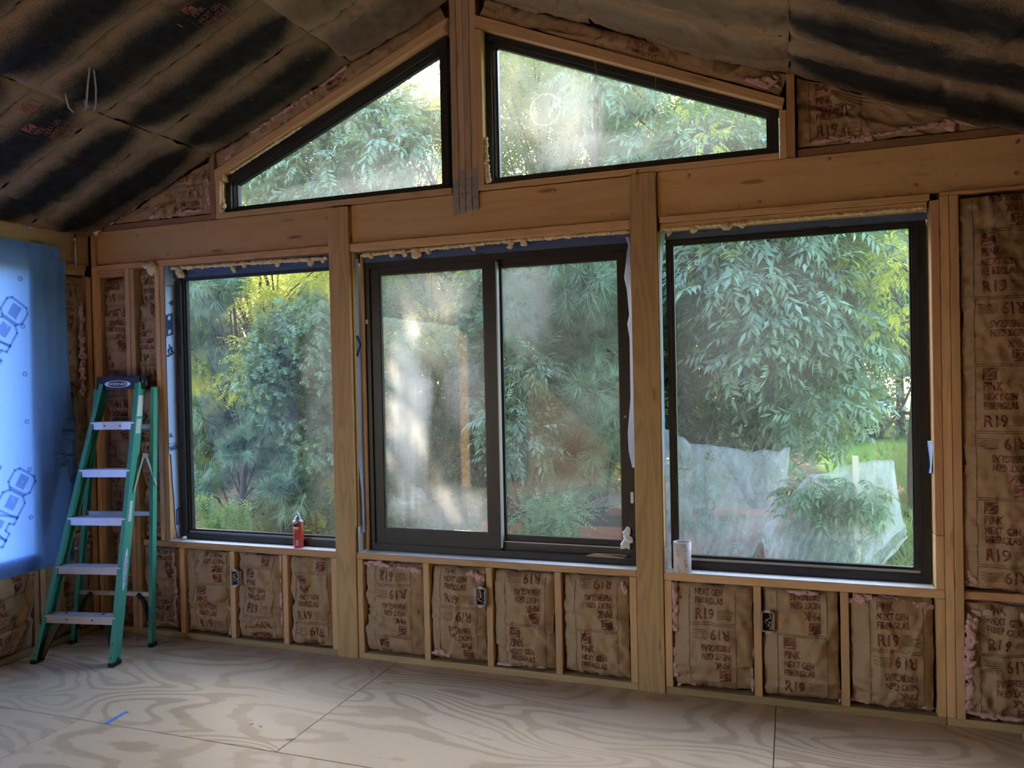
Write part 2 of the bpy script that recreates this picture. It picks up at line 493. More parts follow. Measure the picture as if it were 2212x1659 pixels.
# text as cut-up flat triangles so that it can be laid over curved paper
_tc = {}
def text_mesh(txt, size, bold=0.012, xs=1.0, cut=0.018, track=1.0):
    key = (txt, size, bold, xs, track)
    if key in _tc: return _tc[key]
    cu = bpy.data.curves.new('lettering', 'FONT')
    cu.body = txt; cu.size = size; cu.resolution_u = 3; cu.offset = bold * size; cu.space_character = track
    o = bpy.data.objects.new('lettering', cu); COL.objects.link(o)
    bpy.context.view_layer.update()
    me = o.evaluated_get(bpy.context.evaluated_depsgraph_get()).to_mesh()
    bm = bmesh.new(); bm.from_mesh(me)
    bmesh.ops.scale(bm, vec=(xs, 1, 1), verts=bm.verts)
    xsn = [v.co.x for v in bm.verts]; ysn = [v.co.y for v in bm.verts]
    x = min(xsn) + cut
    while x < max(xsn):
        bmesh.ops.bisect_plane(bm, geom=bm.verts[:] + bm.edges[:] + bm.faces[:], plane_co=(x, 0, 0), plane_no=(1, 0, 0)); x += cut
    y = min(ysn) + cut
    while y < max(ysn):
        bmesh.ops.bisect_plane(bm, geom=bm.verts[:] + bm.edges[:] + bm.faces[:], plane_co=(0, y, 0), plane_no=(0, 1, 0)); y += cut
    bmesh.ops.remove_doubles(bm, verts=bm.verts, dist=1e-6)
    bm.verts.index_update()
    vs = [(v.co.x, v.co.y) for v in bm.verts]; fs = [tuple(v.index for v in f.verts) for f in bm.faces]
    bm.free(); o.evaluated_get(bpy.context.evaluated_depsgraph_get()).to_mesh_clear()
    bpy.data.objects.remove(o); bpy.data.curves.remove(cu)
    _tc[key] = (vs, fs)
    return _tc[key]
def rect_mesh(x0, x1, y0, y1, cut=0.02):
    nx = max(1, int((x1 - x0) / cut)); ny = max(1, int((y1 - y0) / cut))
    vs = [(x0 + (x1 - x0) * i / nx, y0 + (y1 - y0) * j / ny) for j in range(ny + 1) for i in range(nx + 1)]
    fs = [(j * (nx + 1) + i, j * (nx + 1) + i + 1, (j + 1) * (nx + 1) + i + 1, (j + 1) * (nx + 1) + i) for j in range(ny) for i in range(nx)]
    return vs, fs

GABLE = 0.4167
ANG = math.atan(GABLE)
RIDGE_X = -1.735
def ceil_z(x):
    return 3.912 - GABLE * abs(x - RIDGE_X)
XL, XR, YB = -4.55, 1.10, -7.6

# ================================================================== STRUCTURE
# ---- floor: plywood sheets with open joints
floor = struct('floor', 'bare plywood subfloor with swirling grain')
g = 0.0018
for (x0, x1, y0, y1) in ((XL, -2.25, -1.165, 0.14), (-2.25, -0.10, -1.165, 0.14), (-0.10, XR + .1, -0.56, 0.14),
                         (XL, -3.43, -2.385, -1.165), (-3.43, -0.99, -2.385, -1.165), (-0.99, -0.10, -2.385, -1.165), (-0.10, XR + .1, -1.78, -0.56),
                         (XL, -2.2, -5.0, -2.385), (-2.2, -0.10, -5.0, -2.385), (-0.10, XR + .1, -5.0, -1.78), (XL, XR + .1, YB, -5.0)):
    board('plywood_panel', x0 + g, x1 - g, y0 + g, y1 - g, -0.019, 0.0, 'x', 'ply', floor)
mb = MB().box(XL - .15, XR + .15, YB, 0.15, -0.30, -0.0195)
mb.build('subfloor_joist_deck', 'board', floor)

# ---- window wall
WF = struct('wall_front', 'stud framed gable wall with three windows below two triangular ones')
D0, D1 = 0.0, 0.14
def stud(x0, z0, z1, w=0.038, mat='stud', y0=D0, y1=D1, name='stud', parent=None, label=None):
    return board(name, x0, x0 + w, y0, y1, z0, z1, 'z', mat, parent or WF, label)
PZ = 0.038
board('bottom_plate', XL + .04, -2.647, D0, D1, 0, PZ, 'x', 'plate', WF)
board('bottom_plate', -2.503, -0.797, D0, D1, 0, PZ, 'x', 'plate', WF)
board('bottom_plate', -0.652, 0.667, D0, D1, 0, PZ, 'x', 'plate', WF)
board('bottom_plate', 0.669, XR, D0, D1, 0, PZ, 'x', 'plate', WF)
board('post', -2.645, -2.505, -0.008, 0.14, 0.0, 2.742, 'z', 'post', WF, 'square treated post between the corner window and the sliding window')
board('post', -0.795, -0.654, -0.008, 0.14, 0.0, 2.752, 'z', 'post', WF, 'square treated post with arching grain between the sliding window and the large window')
SZ0, SZ1 = 0.607, 0.645
board('sill_plate', -4.15, -2.647, D0, D1, SZ0 - .006, SZ1 - .004, 'x', 'fir', WF)
board('sill_plate', -2.503, -0.797, D0, D1, SZ0, SZ1 - .002, 'x', 'stud', WF)
board('sill_plate', -0.652, 0.667, D0, D1, SZ0 - .006, SZ1 - .002, 'x', 'stud', WF)
# header beam, behind the posts
board('header_beam', -4.512, -2.647, 0.025, 0.138, 2.517, 2.750, 'x', 'beam', WF, 'orange pine header beam spanning the whole window wall')
board('header_beam', -2.503, -0.797, 0.025, 0.138, 2.517, 2.750, 'x', 'beam', WF)
board('header_beam', -0.652, XR, 0.025, 0.138, 2.517, 2.755, 'x', 'beam', WF)
board('top_plate', -4.51, -2.648, 0.0, 0.14, 2.477, 2.515, 'x', 'fir', WF)
board('top_plate', -2.502, -0.798, 0.0, 0.14, 2.468, 2.514, 'x', 'stud', WF)
board('top_plate', -0.640, 0.628, -0.004, 0.14, 2.483, 2.514, 'x', 'stud', WF)
board('head_board', -0.640, 0.620, 0.02, 0.14, 2.445, 2.482, 'x', 'stud', WF)
board('top_plate', 0.670, XR, 0.0, 0.14, 2.500, 2.5165, 'x', 'fir', WF)
# corner studs and studs left of the corner window
for x in (-4.548, -4.510): stud(x, PZ, 2.515 if x < -4.53 else 2.476, name='stud')
stud(-4.548, 2.516, 2.75, w=0.036)
board('blocking', -4.47, -4.258, 0.0, 0.05, 2.43, 2.476, 'x', 'fir', WF)
stud(-4.256, PZ, 2.476); stud(-4.217, PZ, 2.476, y0=0.004)
stud(-4.000, SZ1 - .003, 2.476); stud(-3.961, SZ1 - .003, 2.476, y0=0.005, mat='fir')
for x in (-3.850, -3.445, -3.041, -2.685): stud(x, PZ, SZ0 - .007)
for x in (-2.502, -2.060, -1.663, -1.255, -0.836): stud(x, PZ, SZ0 - .001)
for x in (-0.651, -0.201, 0.209, 0.629): stud(x, PZ, SZ0 - .007)
# jambs either side of the windows
board('jamb_board', -2.503, -2.492, 0.02, 0.085, SZ1, 2.466, 'z', 'stud', WF)
board('jamb_board', -2.470, -2.4535, 0.062, 0.084, SZ1, 2.45, 'z', 'fir', WF)
board('jamb_board', -0.653, -0.646, 0.0, 0.06, SZ1, 2.44, 'z', 'stud', WF)
stud(0.629, 0.90, 2.482, mat='fir', label='reddish fir jack stud beside the large window')
stud(0.629, SZ1 - .001, 0.898, mat='stud', label='pale splice block at the foot of the jack stud')
stud(0.669, PZ, 2.499); stud(0.709, PZ, 2.499)
board('blocking', 0.748, XR - .04, 0.02, 0.14, 0.60, 0.638, 'x', 'fir', WF)
stud(XR - .04, PZ, 2.499)
# gable framing
def zl(x): return 3.065 + 0.4181 * (x + 3.485)          # top edge of the sloped board, left window
def zr(x): return 3.7316 - 0.4229 * (x + 1.624)
sloped('sloped_plate', [(-3.425, zl(-3.425) - .052), (-1.85, zl(-1.85) - .052), (-1.823, zl(-1.823)), (-3.485, zl(-3.485)), (-3.485, zl(-3.485) - .07), (-3.425, zl(-3.425) - .10)], 0.0, 0.14, ANG, 'stud', WF, 'sloping board over the left triangular window')
sloped('sloped_plate', [(-1.66, zr(-1.66)), (-1.66, zr(-1.66) - .065), (-0.02, zr(-0.02) - .045), (-0.009, zr(-.009))], 0.0, 0.14, -ANG, 'stud', WF, 'sloping board over the right triangular window')
board('gable_plate', -4.50, -3.525, 0.03, 0.14, 2.752, 2.792, 'x', 'old', WF)
board('gable_plate', 0.045, 1.02, 0.03, 0.14, 2.757, 2.797, 'x', 'old', WF)
sloped('gable_stud', [(-3.523, 2.753), (-3.487, 2.753), (-3.487, ceil_z(-3.487) + .02), (-3.523, ceil_z(-3.523) + .02)], 0.0, 0.14, math.pi / 2, 'old', WF)
board('gable_stud', -3.486, -3.45, 0.002, 0.14, 2.753, 3.03, 'z', 'stud', WF)
board('gable_sill', -3.449, -1.824, 0.002, 0.14, 2.753, 2.786, 'x', 'stud', WF)
board('gable_sill', -1.658, -0.038, 0.002, 0.14, 2.756, 2.783, 'x', 'beam', WF)
board('gable_stud', -1.659, -1.622, 0.0, 0.14, 2.784, zr(-1.64) - .075, 'z', 'stud', WF)
board('gable_stud', -0.036, -0.002, 0.0, 0.14, 2.757, 2.992, 'z', 'stud', WF)
sloped('gable_stud', [(-0.001, 2.757), (0.037, 2.757), (0.037, ceil_z(.037) + .02), (-0.001, ceil_z(0) + .02)], -0.003, 0.14, math.pi / 2, 'fir', WF)
for i in range(4):
    x = -1.820 + i * 0.0402
    board('ridge_post_ply', x, x + .0395, 0.012 + (i % 2) * .003, 0.14, 2.753, ceil_z(x + .02) - .0, 'z', 'ridge', WF, 'upright ply of the built-up ridge post' if i == 0 else None)
    sb = MB().box(x + .002, x + .0375, 0.009, 0.0115, 2.630 + (0, .004, .012, .016)[i], 2.83 + (i % 2) * .05)
    s_ = sb.build('steel_strap', 'metal', WF)
    nb = MB()
    for zz in (2.66, 2.72, 2.79):
        nb.lathe([(0.0, 0.0), (0.005, 0.0), (0.0045, 0.003), (0.0, 0.004)], (0, 0, 0), 8)
        k = len(nb.v) - 32
        for q in range(k, len(nb.v)):
            a, b2, c2 = nb.v[q]; nb.v[q] = (x + .012 + (zz * 7919 % 1) * .014 + a, 0.009 - c2, zz + b2)
    nb.build('nail_head', 'metal', s_)['kind'] = 'stuff'
# bolts in the beam
for (px, py) in ((295, 509), (361, 550), (442, 486), (757, 400 + 110), (776, 421), (1160, 383), (1195, 414), (1078, 492), (1487, 380), (1640, 436), (1790, 343), (1977, 400), (2047, 411), (2198, 305), (2196, 373), (1323, 462)):
    p = at_y(px, py, 0.025)
    if 2.53 < p.z < 2.745:
        nb = MB().lathe([(0.0, 0.0), (0.0095, 0.0), (0.0085, 0.004), (0.0, 0.0055)], (0, 0, 0), 10)
        nb.v = [(p.x + a, 0.025 - c, p.z + b) for a, b, c in nb.v]
        nb.build('bolt_head', 'metal', WF)
# outside sheathing
mb = MB()
mb.box(XL - .16, XR + .16, .141, .156, -0.3, SZ0)
mb.box(XL - .16, -3.925, .141, .156, SZ0, 2.75)
mb.box(0.66, XR + .16, .141, .156, SZ0, 2.75)
mb.box(-3.925, 0.66, .141, .156, 2.47, 2.785)
mb.box(-2.60, -2.50, .141, .156, SZ0, 2.47); mb.box(-0.80, -0.66, .141, .156, SZ0, 2.47)
mb.prism([(XL - .16, 2.75), (-3.45, 2.75), (-3.45, ceil_z(-3.45) + .2), (XL - .16, ceil_z(XL - .16) + .2)], .141, .156)
mb.prism([(-0.03, 2.75), (XR + .16, 2.75), (XR + .16, ceil_z(XR + .16) + .2), (-0.03, ceil_z(-.03) + .2)], .141, .156)
mb.prism([(-3.46, zl(-3.46) - .09), (-1.83, zl(-1.83) - .09), (-1.83, ceil_z(-1.83) + .2), (-3.46, ceil_z(-3.46) + .2)], .141, .156)
mb.prism([(-1.63, zr(-1.63) - .09), (-.02, zr(-.02) - .06), (-.02, ceil_z(-.02) + .2), (-1.63, ceil_z(-1.63) + .2)], .141, .156)
mb.box(-1.86, -1.60, .141, .156, 2.75, 3.95)
mb.build('sheathing', 'board', WF)

# ---- left wall
WL = struct('wall_left', 'stud framed side wall with a covered window opening and an added opening behind the camera for fill daylight')  # opening behind the camera added to let daylight into the room
def lstud(y0, z0, z1, w=0.038, mat='stud', x1=XL):
    return board('stud', x1 - .14, x1, y0, y0 + w, z0, z1, 'z', mat, WL)
board('bottom_plate', XL - .14, XL, YB, -0.002, 0, PZ, 'y', 'plate', WL)
board('header_beam', XL - .10, XL - .012, -5.0, -0.004, 2.517, 2.745, 'y', 'beam', WL, 'orange pine header along the side wall')
board('top_plate', XL - .14, XL + .004, -0.30, -0.04, 2.478, 2.515, 'y', 'stud', WL)
board('top_plate', XL - .14, XL, -0.28, -0.05, 2.44, 2.477, 'y', 'stud', WL)
lstud(-0.040, PZ, 2.44)
lstud(-0.452, PZ, 2.44); lstud(-0.50, PZ, 2.44, mat='fir')
for y in (-0.90, -1.30, -1.70): lstud(y, PZ, 0.60)
lstud(-2.10, PZ, 2.44)
for y in (-2.5, -2.9, -3.3, -3.44, -6.5, -6.9, -7.3): lstud(y, PZ, 2.44)
board('sill_plate', XL - .14, XL, -2.06, -0.503, 0.602, 0.64, 'y', 'stud', WL)
board('blocking', XL - .14, XL - .005, -0.411, -0.045, 0.66, 0.698, 'y', 'stud', WL)
mb = MB()
mb.box(XL - .156, XL - .141, -3.4, 0.155, -0.3, 0.64); mb.box(XL - .156, XL - .141, YB, -3.4, -0.3, 0.04)
mb.box(XL - .156, XL - .141, YB, 0.155, 2.45, 2.95)
mb.box(XL - .156, XL - .141, -0.50, 0.155, 0.64, 2.45)
mb.box(XL - .156, XL - .141, -3.4, -2.06, 0.64, 2.45); mb.box(XL - .156, XL - .141, YB, -6.5, 0.04, 2.45)
mb.build('sheathing', 'board', WL)

# ---- right wall and the wall behind the camera
WR = struct('wall_right', 'plain boarded side wall')
MB().box(XR + .0, XR + .016, YB, 0.155, -0.3, 2.95).build('sheathing', 'board', WR)
for i in range(14):
    board('stud', XR - .14 + .0, XR, -0.55 - i * .5, -0.512 - i * .5, PZ, 2.50, 'z', 'stud', WR)
board('bottom_plate', XR - .14, XR, YB, -0.06, 0, PZ, 'y', 'plate', WR)
WB = struct('wall_back', 'plain boarded rear wall')
mb = MB()
mb.prism([(XL - .156, -0.3), (XR + .156, -0.3), (XR + .156, ceil_z(XR) + .2), (RIDGE_X, ceil_z(RIDGE_X) + .2), (XL - .156, ceil_z(XL) + .2)], YB - .15, YB)
mb.build('wall_panel', 'board', WB)

# ---- roof: deck and rafters above the insulation
CE = struct('ceiling', 'sloping rafter ceiling under a gable roof')
for sgn, nm in ((-1, 'L'), (1, 'R')):
    x0 = XL - .5 if sgn < 0 else XR + .5
    z0, z1 = ceil_z(x0) + .20, ceil_z(RIDGE_X) + .20
    sloped('roof_deck', [(x0, z0), (RIDGE_X, z1), (RIDGE_X, z1 + .03), (x0, z0 + .03)], YB - .4, 0.45, -sgn * ANG, 'board', CE)
    for i in range(19):
        y = -0.05 - i * 0.4064
        xa = XL - .1 if sgn < 0 else XR + .1
        za, zb = ceil_z(xa) + .012, ceil_z(RIDGE_X) + .012
        sloped('rafter', [(xa, za), (RIDGE_X + sgn * .02, zb), (RIDGE_X + sgn * .02, zb + .185), (xa, za + .185)], y - .019, y + .019, -sgn * ANG, 'old', CE)
board('ridge_beam', RIDGE_X - .019, RIDGE_X + .019, YB, 0.0, 3.88, 4.09, 'y', 'old', CE)

# ---- windows
def pane(name, pts, y, mat, parent):
    o = mesh_obj(name, [(x, y, z) for x, z in pts], [tuple(range(len(pts)))], mat, parent)
    return o
def rect(x0, x1, z0, z1): return [(x0, z0), (x1, z0), (x1, z1), (x0, z1)]
def inset(p, l, r, b, t): return rect(p[0][0] + l, p[1][0] - r, p[0][1] + b, p[2][1] - t)

W['g1'] = glass('dusty_glass_corner', 0.012, 0.06, [(-2.75, 1.5, .2, .9, .10)])
w = struct('window_1', 'black framed corner window beside the ladder')
o1 = rect(-3.905, -2.615, 0.648, 2.405); i1 = inset(o1, .045, .045, .036, .012)
MB().ring(o1, i1, .085, .165).build('frame', 'black', w)
b1 = inset(i1, .014, .014, .012, .006); MB().ring(i1, b1, .103, .15).build('glazing_bead', 'bead', w)
q1 = inset(b1, .012, .012, .012, .004); MB().ring(b1, q1, .112, .140).build('stop', 'black', w)
sp = MB().box(i1[0][0] + .004, i1[1][0] - .004, .1015, .1035, i1[0][1] + .002, i1[0][1] + .013).build('pale_bead_strip', 'palegrey', w)  # pale strip paints skylight caught on top of the glazing bead
pane('pane', q1, .125, 'g1', w)

W['g2a'] = glass('dusty_glass_slider', 0.025, 0.10, [(-2.20, 1.40, .17, .62, .46), (-2.05, 2.20, .34, .24, .16), (-1.95, .88, .40, .22, .26), (-1.80, 1.62, .16, .26, .14)])
W['g2b'] = glass('dusty_glass_fixed', 0.025, 0.06, [(-1.45, 2.15, .22, .40, .14), (-1.2, .95, .5, .2, .06)])
w = struct('window_2', 'wide black two pane sliding window between the posts')
o2 = rect(-2.462, -0.812, 0.648, 2.412); i2 = inset(o2, .040, .030, .040, .045)
MB().ring(o2, i2, .085, .175).build('frame', 'black', w)
ls = rect(i2[0][0], -1.600, i2[0][1], i2[2][1]); lsi = inset(ls, .062, .078, .090, .035)
s_ = MB().ring(ls, lsi, .098, .128).build('sash', 'black', w)
lq = inset(lsi, .008, .008, .008, .008); MB().ring(lsi, lq, .104, .122).build('glazing_bead', 'bead', s_)
pane('pane', lq, .113, 'g2a', w)
rs = rect(-1.640, i2[1][0], i2[0][1], i2[2][1]); rsi = inset(rs, .052, .050, .075, .035)
s_ = MB().ring(rs, rsi, .134, .166).build('sash', 'black', w)
rq = inset(rsi, .008, .008, .008, .008); MB().ring(rsi, rq, .140, .158).build('glazing_bead', 'bead', s_)
pane('pane', rq, .149, 'g2b', w)
MB().box(-1.600, -1.592, .094, .130, .70, 2.36).build('meeting_strip', 'palegrey', w)
MB().box(-1.59, i2[1][0], .118, .134, i2[0][1], i2[0][1] + .045).build('track_rail', 'bead', w)
MB().box(-1.59, i2[1][0] - .01, .116, .1178, i2[0][1] + .044, i2[0][1] + .050).build('track_edge', 'palegrey', w)
p = at_y(791, 695, .084)
MB().box(p.x - .011, p.x + .011, .0835, .0848, p.z - .013, p.z + .013).build('sticker', 'white', w)
p = at_y(1366, 1075, .084); MB().box(p.x - .010, p.x + .006, .0835, .0848, p.z - .030, p.z + .030).build('sticker', 'white', w)
p = at_y(1347, 1130, .09)
MB().lathe([(0, 0), (.006, 0), (.006, .004), (0, .005)], (0, 0, 0), 10).build('lock_screw', 'metal', w).matrix_world = Matrix.Translation((i2[1][0] - .018, .094, 1.46)) @ Matrix.Rotation(math.pi / 2, 4, 'X')
mb = MB()
for k in range(5):
    a = random.uniform(-.02, .02); z = .716 + k * .004
    mb.obox((-1.10 + k * .012, .0845, z - .03), (-0.87 + a, .0845, z - .03 + a * .2), .0016, .0008, (0, 0, 1))
mb.build('scratch', 'foam', w)

W['g3'] = glass('dusty_glass_large', 0.035, 0.05, [(-.1, 1.9, .5, .4, .04)])
w = struct('window_3', 'large black fixed picture window')
o3 = rect(-0.622, 0.622, 0.646, 2.412); i3 = inset(o3, .022, .040, .042, .020)
MB().ring(o3, i3, .085, .165).build('frame', 'black', w)
b3 = inset(i3, .010, .022, .016, .010); MB().ring(i3, b3, .100, .15).build('glazing_bead', 'bead', w)
q3 = inset(b3, .006, .008, .012, .006); MB().ring(b3, q3, .112, .140).build('stop', 'black', w)
MB().box(i3[0][0] + .004, i3[1][0] - .004, .0985, .1005, i3[0][1] + .003, i3[0][1] + .016).build('pale_bead_strip', 'palegrey', w)  # skylight on the lower bead, painted as a pale strip
pane('pane', q3, .125, 'g3', w)

# triangular windows
W['g4'] = glass('dusty_glass_gable_left', 0.05, 0.14, [(-2.15, 2.90, .55, .13, .11), (-2.45, 2.88, .8, .07, .09)], rings=[(-2.12, 3.06, .105, .005, .10), (-2.42, 2.95, .06, .005, .08)])
w = struct('window_4', 'left triangular gable window with black frame')
def triL(e0, eb, et, er):
    xa, xb = -3.448 + e0, -1.862 - er
    return [(xa, 2.788 + eb), (xb, 2.788 + eb), (xb, zl(xb) - .055 - et), (xa, zl(xa) - .055 - et)]
a0 = triL(0, 0, 0, 0); a1 = triL(.040, .030, .050, .045); a2 = triL(.058, .042, .065, .055); a3 = triL(.066, .050, .075, .062)
MB().ring(a0, a1, .06, .15).build('frame', 'black', w)
MB().ring(a1, a2, .085, .14).build('glazing_bead', 'bead', w)
MB().ring(a2, a3, .095, .13).build('stop', 'black', w)
MB().box(a1[0][0] + .002, a1[0][0] + .014, .083, .0848, a1[0][1] + .01, a1[3][1] - .02).build('pale_bead_strip', 'palegrey', w)
pane('pane', a3, .11, 'g4', w)
W['g5'] = glass('dusty_glass_gable_right', 0.05, 0.14, [(-1.16, 3.20, .22, .32, .20), (-1.45, 3.30, .16, .3, .08), (-1.05, 2.93, .35, .10, .12), (-.45, 2.95, .4, .12, .06)],
               rings=[(-1.285, 3.195, .088, .005, .16), (-.62, 3.02, .075, .004, .10)])
w = struct('window_5', 'right triangular gable window with black frame')
def triR(el, eb, et, er):
    xa, xb = -1.618 + el, -0.040 - er
    return [(xa, 2.786 + eb), (xb, 2.786 + eb), (xb, zr(xb) - .030 - et), (xa, zr(xa) - .060 - et)]
a0 = triR(0, 0, 0, 0); a1 = triR(.032, .034, .045, .045); a2 = triR(.050, .046, .058, .052); a3 = triR(.058, .052, .064, .060)
MB().ring(a0, a1, .06, .15).build('frame', 'black', w)
MB().ring(a1, a2, .085, .14).build('glazing_bead', 'bead', w)
MB().ring(a2, a3, .095, .13).build('stop', 'black', w)
MB().box(a1[0][0] + .002, a1[0][0] + .014, .083, .0848, a1[0][1] + .02, a1[3][1] - .05).build('pale_bead_strip', 'palegrey', w)
pane('pane', a3, .11, 'g5', w)
# flashing tape on the sills, turned up at the corners
mb = MB().box(-3.94, -2.647, 0.002, .0845, SZ1 - .0035, SZ1 - .001); mb.build('flashing_tape', 'flash', WF)
mb = MB().box(-2.49, -0.80, 0.002, .0845, SZ1 - .0015, SZ1 + .001).box(-2.491, -2.489, .004, .06, SZ1 - .001, .80); mb.build('flashing_tape', 'flash', WF)
mb = MB().box(-0.644, 0.626, 0.000, .0845, SZ1 - .0015, SZ1 + .001).box(-0.6455, -0.6435, .004, .075, SZ1 - .001, .76); mb.build('flashing_tape', 'flash', WF)

# ================================================================== INSULATION
def nz(x, y, z=0.0): return noise.noise(Vector((x, y, z)))

def print_lines():
    """one printed panel, 31 cm tall: (kind, x0, y from the panel's foot, ...)"""
    return [('logo', 0.03, 0.241), ('PINK', 0.03, 0.193, .056, .62), ('NEXT GEN', 0.03, 0.149, .044, .66),
            ('FIBERGLAS', 0.03, 0.106, .046, .66), ('R19', 0.03, 0.026, .076, .80), ('fine', 0.145, 0.030)]

def add_flat(dst, mesh, fn):
    vs, fs = mesh
    b = len(dst[0])
    dst[0].extend(fn(x, y) for x, y in vs); dst[1].extend(tuple(i + b for i in f) for f in fs)

def batt(label, O, U, V, Wd, H, bounds=None, seed=1, bulge=0.03, base=-0.028, fold=0.012, phase=None, prints=True, px0=0.08, fluffs=(), group=None,
         stain_shade=0.0, creases=3, res=0.012, body=True, printstain=None, edge=0.008, turn=False, name='insulation_batt', nscale=1.0, crumple=1.0):
    """kraft faced batt in a bay: O corner, U across, V up; bounds(v)->(u0,u1) trims odd shapes; phase = height of an R19/R19 joint line"""
    U = Vector(U).normalized(); V = Vector(V).normalized(); N = U.cross(V)
    rot = Matrix((U, V, N)).transposed()
    root = empty(name, O, rot)
    tag(root, label, 'insulation', group or 'kraft faced insulation batts in the wall framing')
    rs = random.Random(seed)
    cr = []
    for k in range(creases):
        a = rs.uniform(-1.0, 1.0) if rs.random() < .55 else rs.uniform(1.2, 1.9)
        cr.append((math.cos(a), math.sin(a), rs.uniform(.15, .85) * Wd, rs.uniform(.1, .9) * H, rs.uniform(.009, .022) * rs.choice((-1, 1)), rs.uniform(.004, .010)))
    s0 = seed * 3.17
    def h(u, v):
        a = min(max(u / Wd, 0), 1); b = min(max(v / H, 0), 1)
        pu = max(0.0, 1 - abs(2 * a - 1) ** 2.6); pv = max(0.0, 1 - abs(2 * b - 1) ** (5.0 if H < 1 else 20))
        z = base + bulge * (pu * pv) ** 0.55
        z += fold * (0.8 * nz(u * 4.2 * nscale + s0, v * 3.1 * nscale, s0) + 0.55 * (1 - 2.4 * abs(nz(u * 7.5 * nscale + s0, v * 5.2 * nscale, s0 + 9))))
        wu, wv = u + .02 * nz(u * 8, v * 8, s0), v + .02 * nz(u * 8, v * 8, s0 + 5)
        z += crumple * (0.0040 * nz(u * 30 + s0, v * 22) + 0.0045 * (1 - 3 * abs(nz(wu * 17 + wv * 6, wv * 13 - wu * 5, s0))) + 0.0030 * (1 - 3 * abs(nz(wu * 33, wv * 25, s0 + 2))))
        for (nx, ny, cu, cv, amp, wd) in cr:
            d = (u - cu) * nx + (v - cv) * ny
            t = (u - cu) * -ny + (v - cv) * nx
            if abs(d) < .12: z += amp * math.tanh(d / wd) * math.exp(-abs(d) / .05) * (0.6 + 0.8 * nz(t * 4, s0))
        return z
    bounds = bounds or (lambda v: (0.0, Wd))
    nu = max(6, int(Wd / res)); nv = max(6, int(H / res))
    vs = []; uv = []
    for j in range(nv + 1):
        v = H * j / nv
        u0, u1 = bounds(v)
        u0 += edge * (0.6 + nz(v * 9, s0, 1.1)); u1 -= edge * (0.6 + nz(v * 9, s0, 7.7))
        if u1 < u0 + .004: u1 = u0 + .004
        for i in range(nu + 1):
            u = u0 + (u1 - u0) * i / nu
            vv = v
            if j in (0, nv): vv += (edge * (0.5 + nz(u * 12, s0, 3.3))) * (1 if j == 0 else -1)
            vs.append((u, vv, h(u, v))); uv.append((i / nu if not turn else j / nv, j / nv if not turn else i / nu))
    fs = [(j * (nu + 1) + i, j * (nu + 1) + i + 1, (j + 1) * (nu + 1) + i + 1, (j + 1) * (nu + 1) + i) for j in range(nv) for i in range(nu)]
    fo = mesh_obj('kraft_facing', vs, fs, 'kraft', root, True, uv)
    fo.color = (stain_shade, 0, 0, 1)
    if body:
        u0, u1 = bounds(H * .0); u2, u3 = bounds(H)
        MB().add([(u0 + .003, .003, base - .012), (u1 - .003, .003, base - .012), (u3 - .003, H - .003, base - .012), (u2 + .003, H - .003, base - .012),
                  (u0 + .003, .003, -.135), (u1 - .003, .003, -.135), (u3 - .003, H - .003, -.135), (u2 + .003, H - .003, -.135)],
                 [(0, 1, 2, 3), (7, 6, 5, 4), (0, 4, 5, 1), (1, 5, 6, 2), (2, 6, 7, 3), (3, 7, 4, 0)]).build('fibreglass_core', 'fluff', root)
    if prints and phase is not None:
        ink = ([], []); lines = ([], [])
        PH = 0.310
        k0 = int(math.floor((0 - phase) / PH)) - 1
        for k in range(k0, k0 + int(H / PH) + 4):
            foot = phase + k * PH                    # panel k spans foot..foot+PH ; even: upright, odd: upside down
            up = (k % 2 == 0)
            pw = 0.235
            x0 = px0
            def place(x, y):
                if up: return x0 + x, foot + y
                return x0 + pw - x, foot + PH - y
            def ok(u, v):
                if not (0.012 < v < H - .012): return False
                a, b = bounds(v); return a + .014 < u < b - .010
            def lay(u, v, lift=.0028): return (u, v, h(u, v) + lift)
            def put(dst, mesh, ox, oy):
                vsm, fsm = mesh
                pts = [place(ox + x, oy + y) for x, y in vsm]
                keep = [ok(*p) for p in pts]
                idx = {}
                for f in fsm:
                    if all(keep[i] for i in f):
                        ff = []
                        for i in f:
                            if i not in idx:
                                idx[i] = len(dst[0]); dst[0].append(lay(*pts[i]))
                            ff.append(idx[i])
                        dst[1].append(tuple(ff))
            for it in print_lines():
                if it[0] == 'logo':
                    a, b = it[1], it[2]
                    # red square cut by a pale arc, small lines below
                    n = 7; sz = .056
                    vsm, fsm = rect_mesh(0, sz, 0, sz, .007)
                    fk = []
                    for f in fsm:
                        cx = sum(vsm[i][0] for i in f) / 4; cyy = sum(vsm[i][1] for i in f) / 4
                        d = math.hypot(cx - sz * 1.05, cyy - .0) - sz * .86
                        if abs(d) < .0032: continue
                        if .010 < cyy < .017 and .014 < cx < .044: continue
                        fk.append(f)
                    put(ink, (vsm, fk), a, b)
                elif it[0] == 'fine':
                    for r in range(6):
                        put(lines, rect_mesh(0, .075 - .012 * (r % 2), 0, .0022, .02), it[1], it[2] + r * .0085)
                else:
                    put(ink, text_mesh(it[0], it[3], .018, it[4]), it[1], it[2])
            # thin frame round the panel
            for (xa, xb, ya, yb) in ((0, pw, .004, .0062), (0, pw, PH - .0062, PH - .004), (0, .0022, .004, PH - .004), (pw - .0022, pw, .004, PH - .004)):
                put(lines, rect_mesh(xa, xb, ya, yb, .018), 0, 0)
        if ink[1]: mesh_obj('red_lettering', ink[0], ink[1], 'print', root)['kind'] = 'stuff'
        if lines[1]: mesh_obj('printed_rule', lines[0], lines[1], 'printline', root)['kind'] = 'stuff'
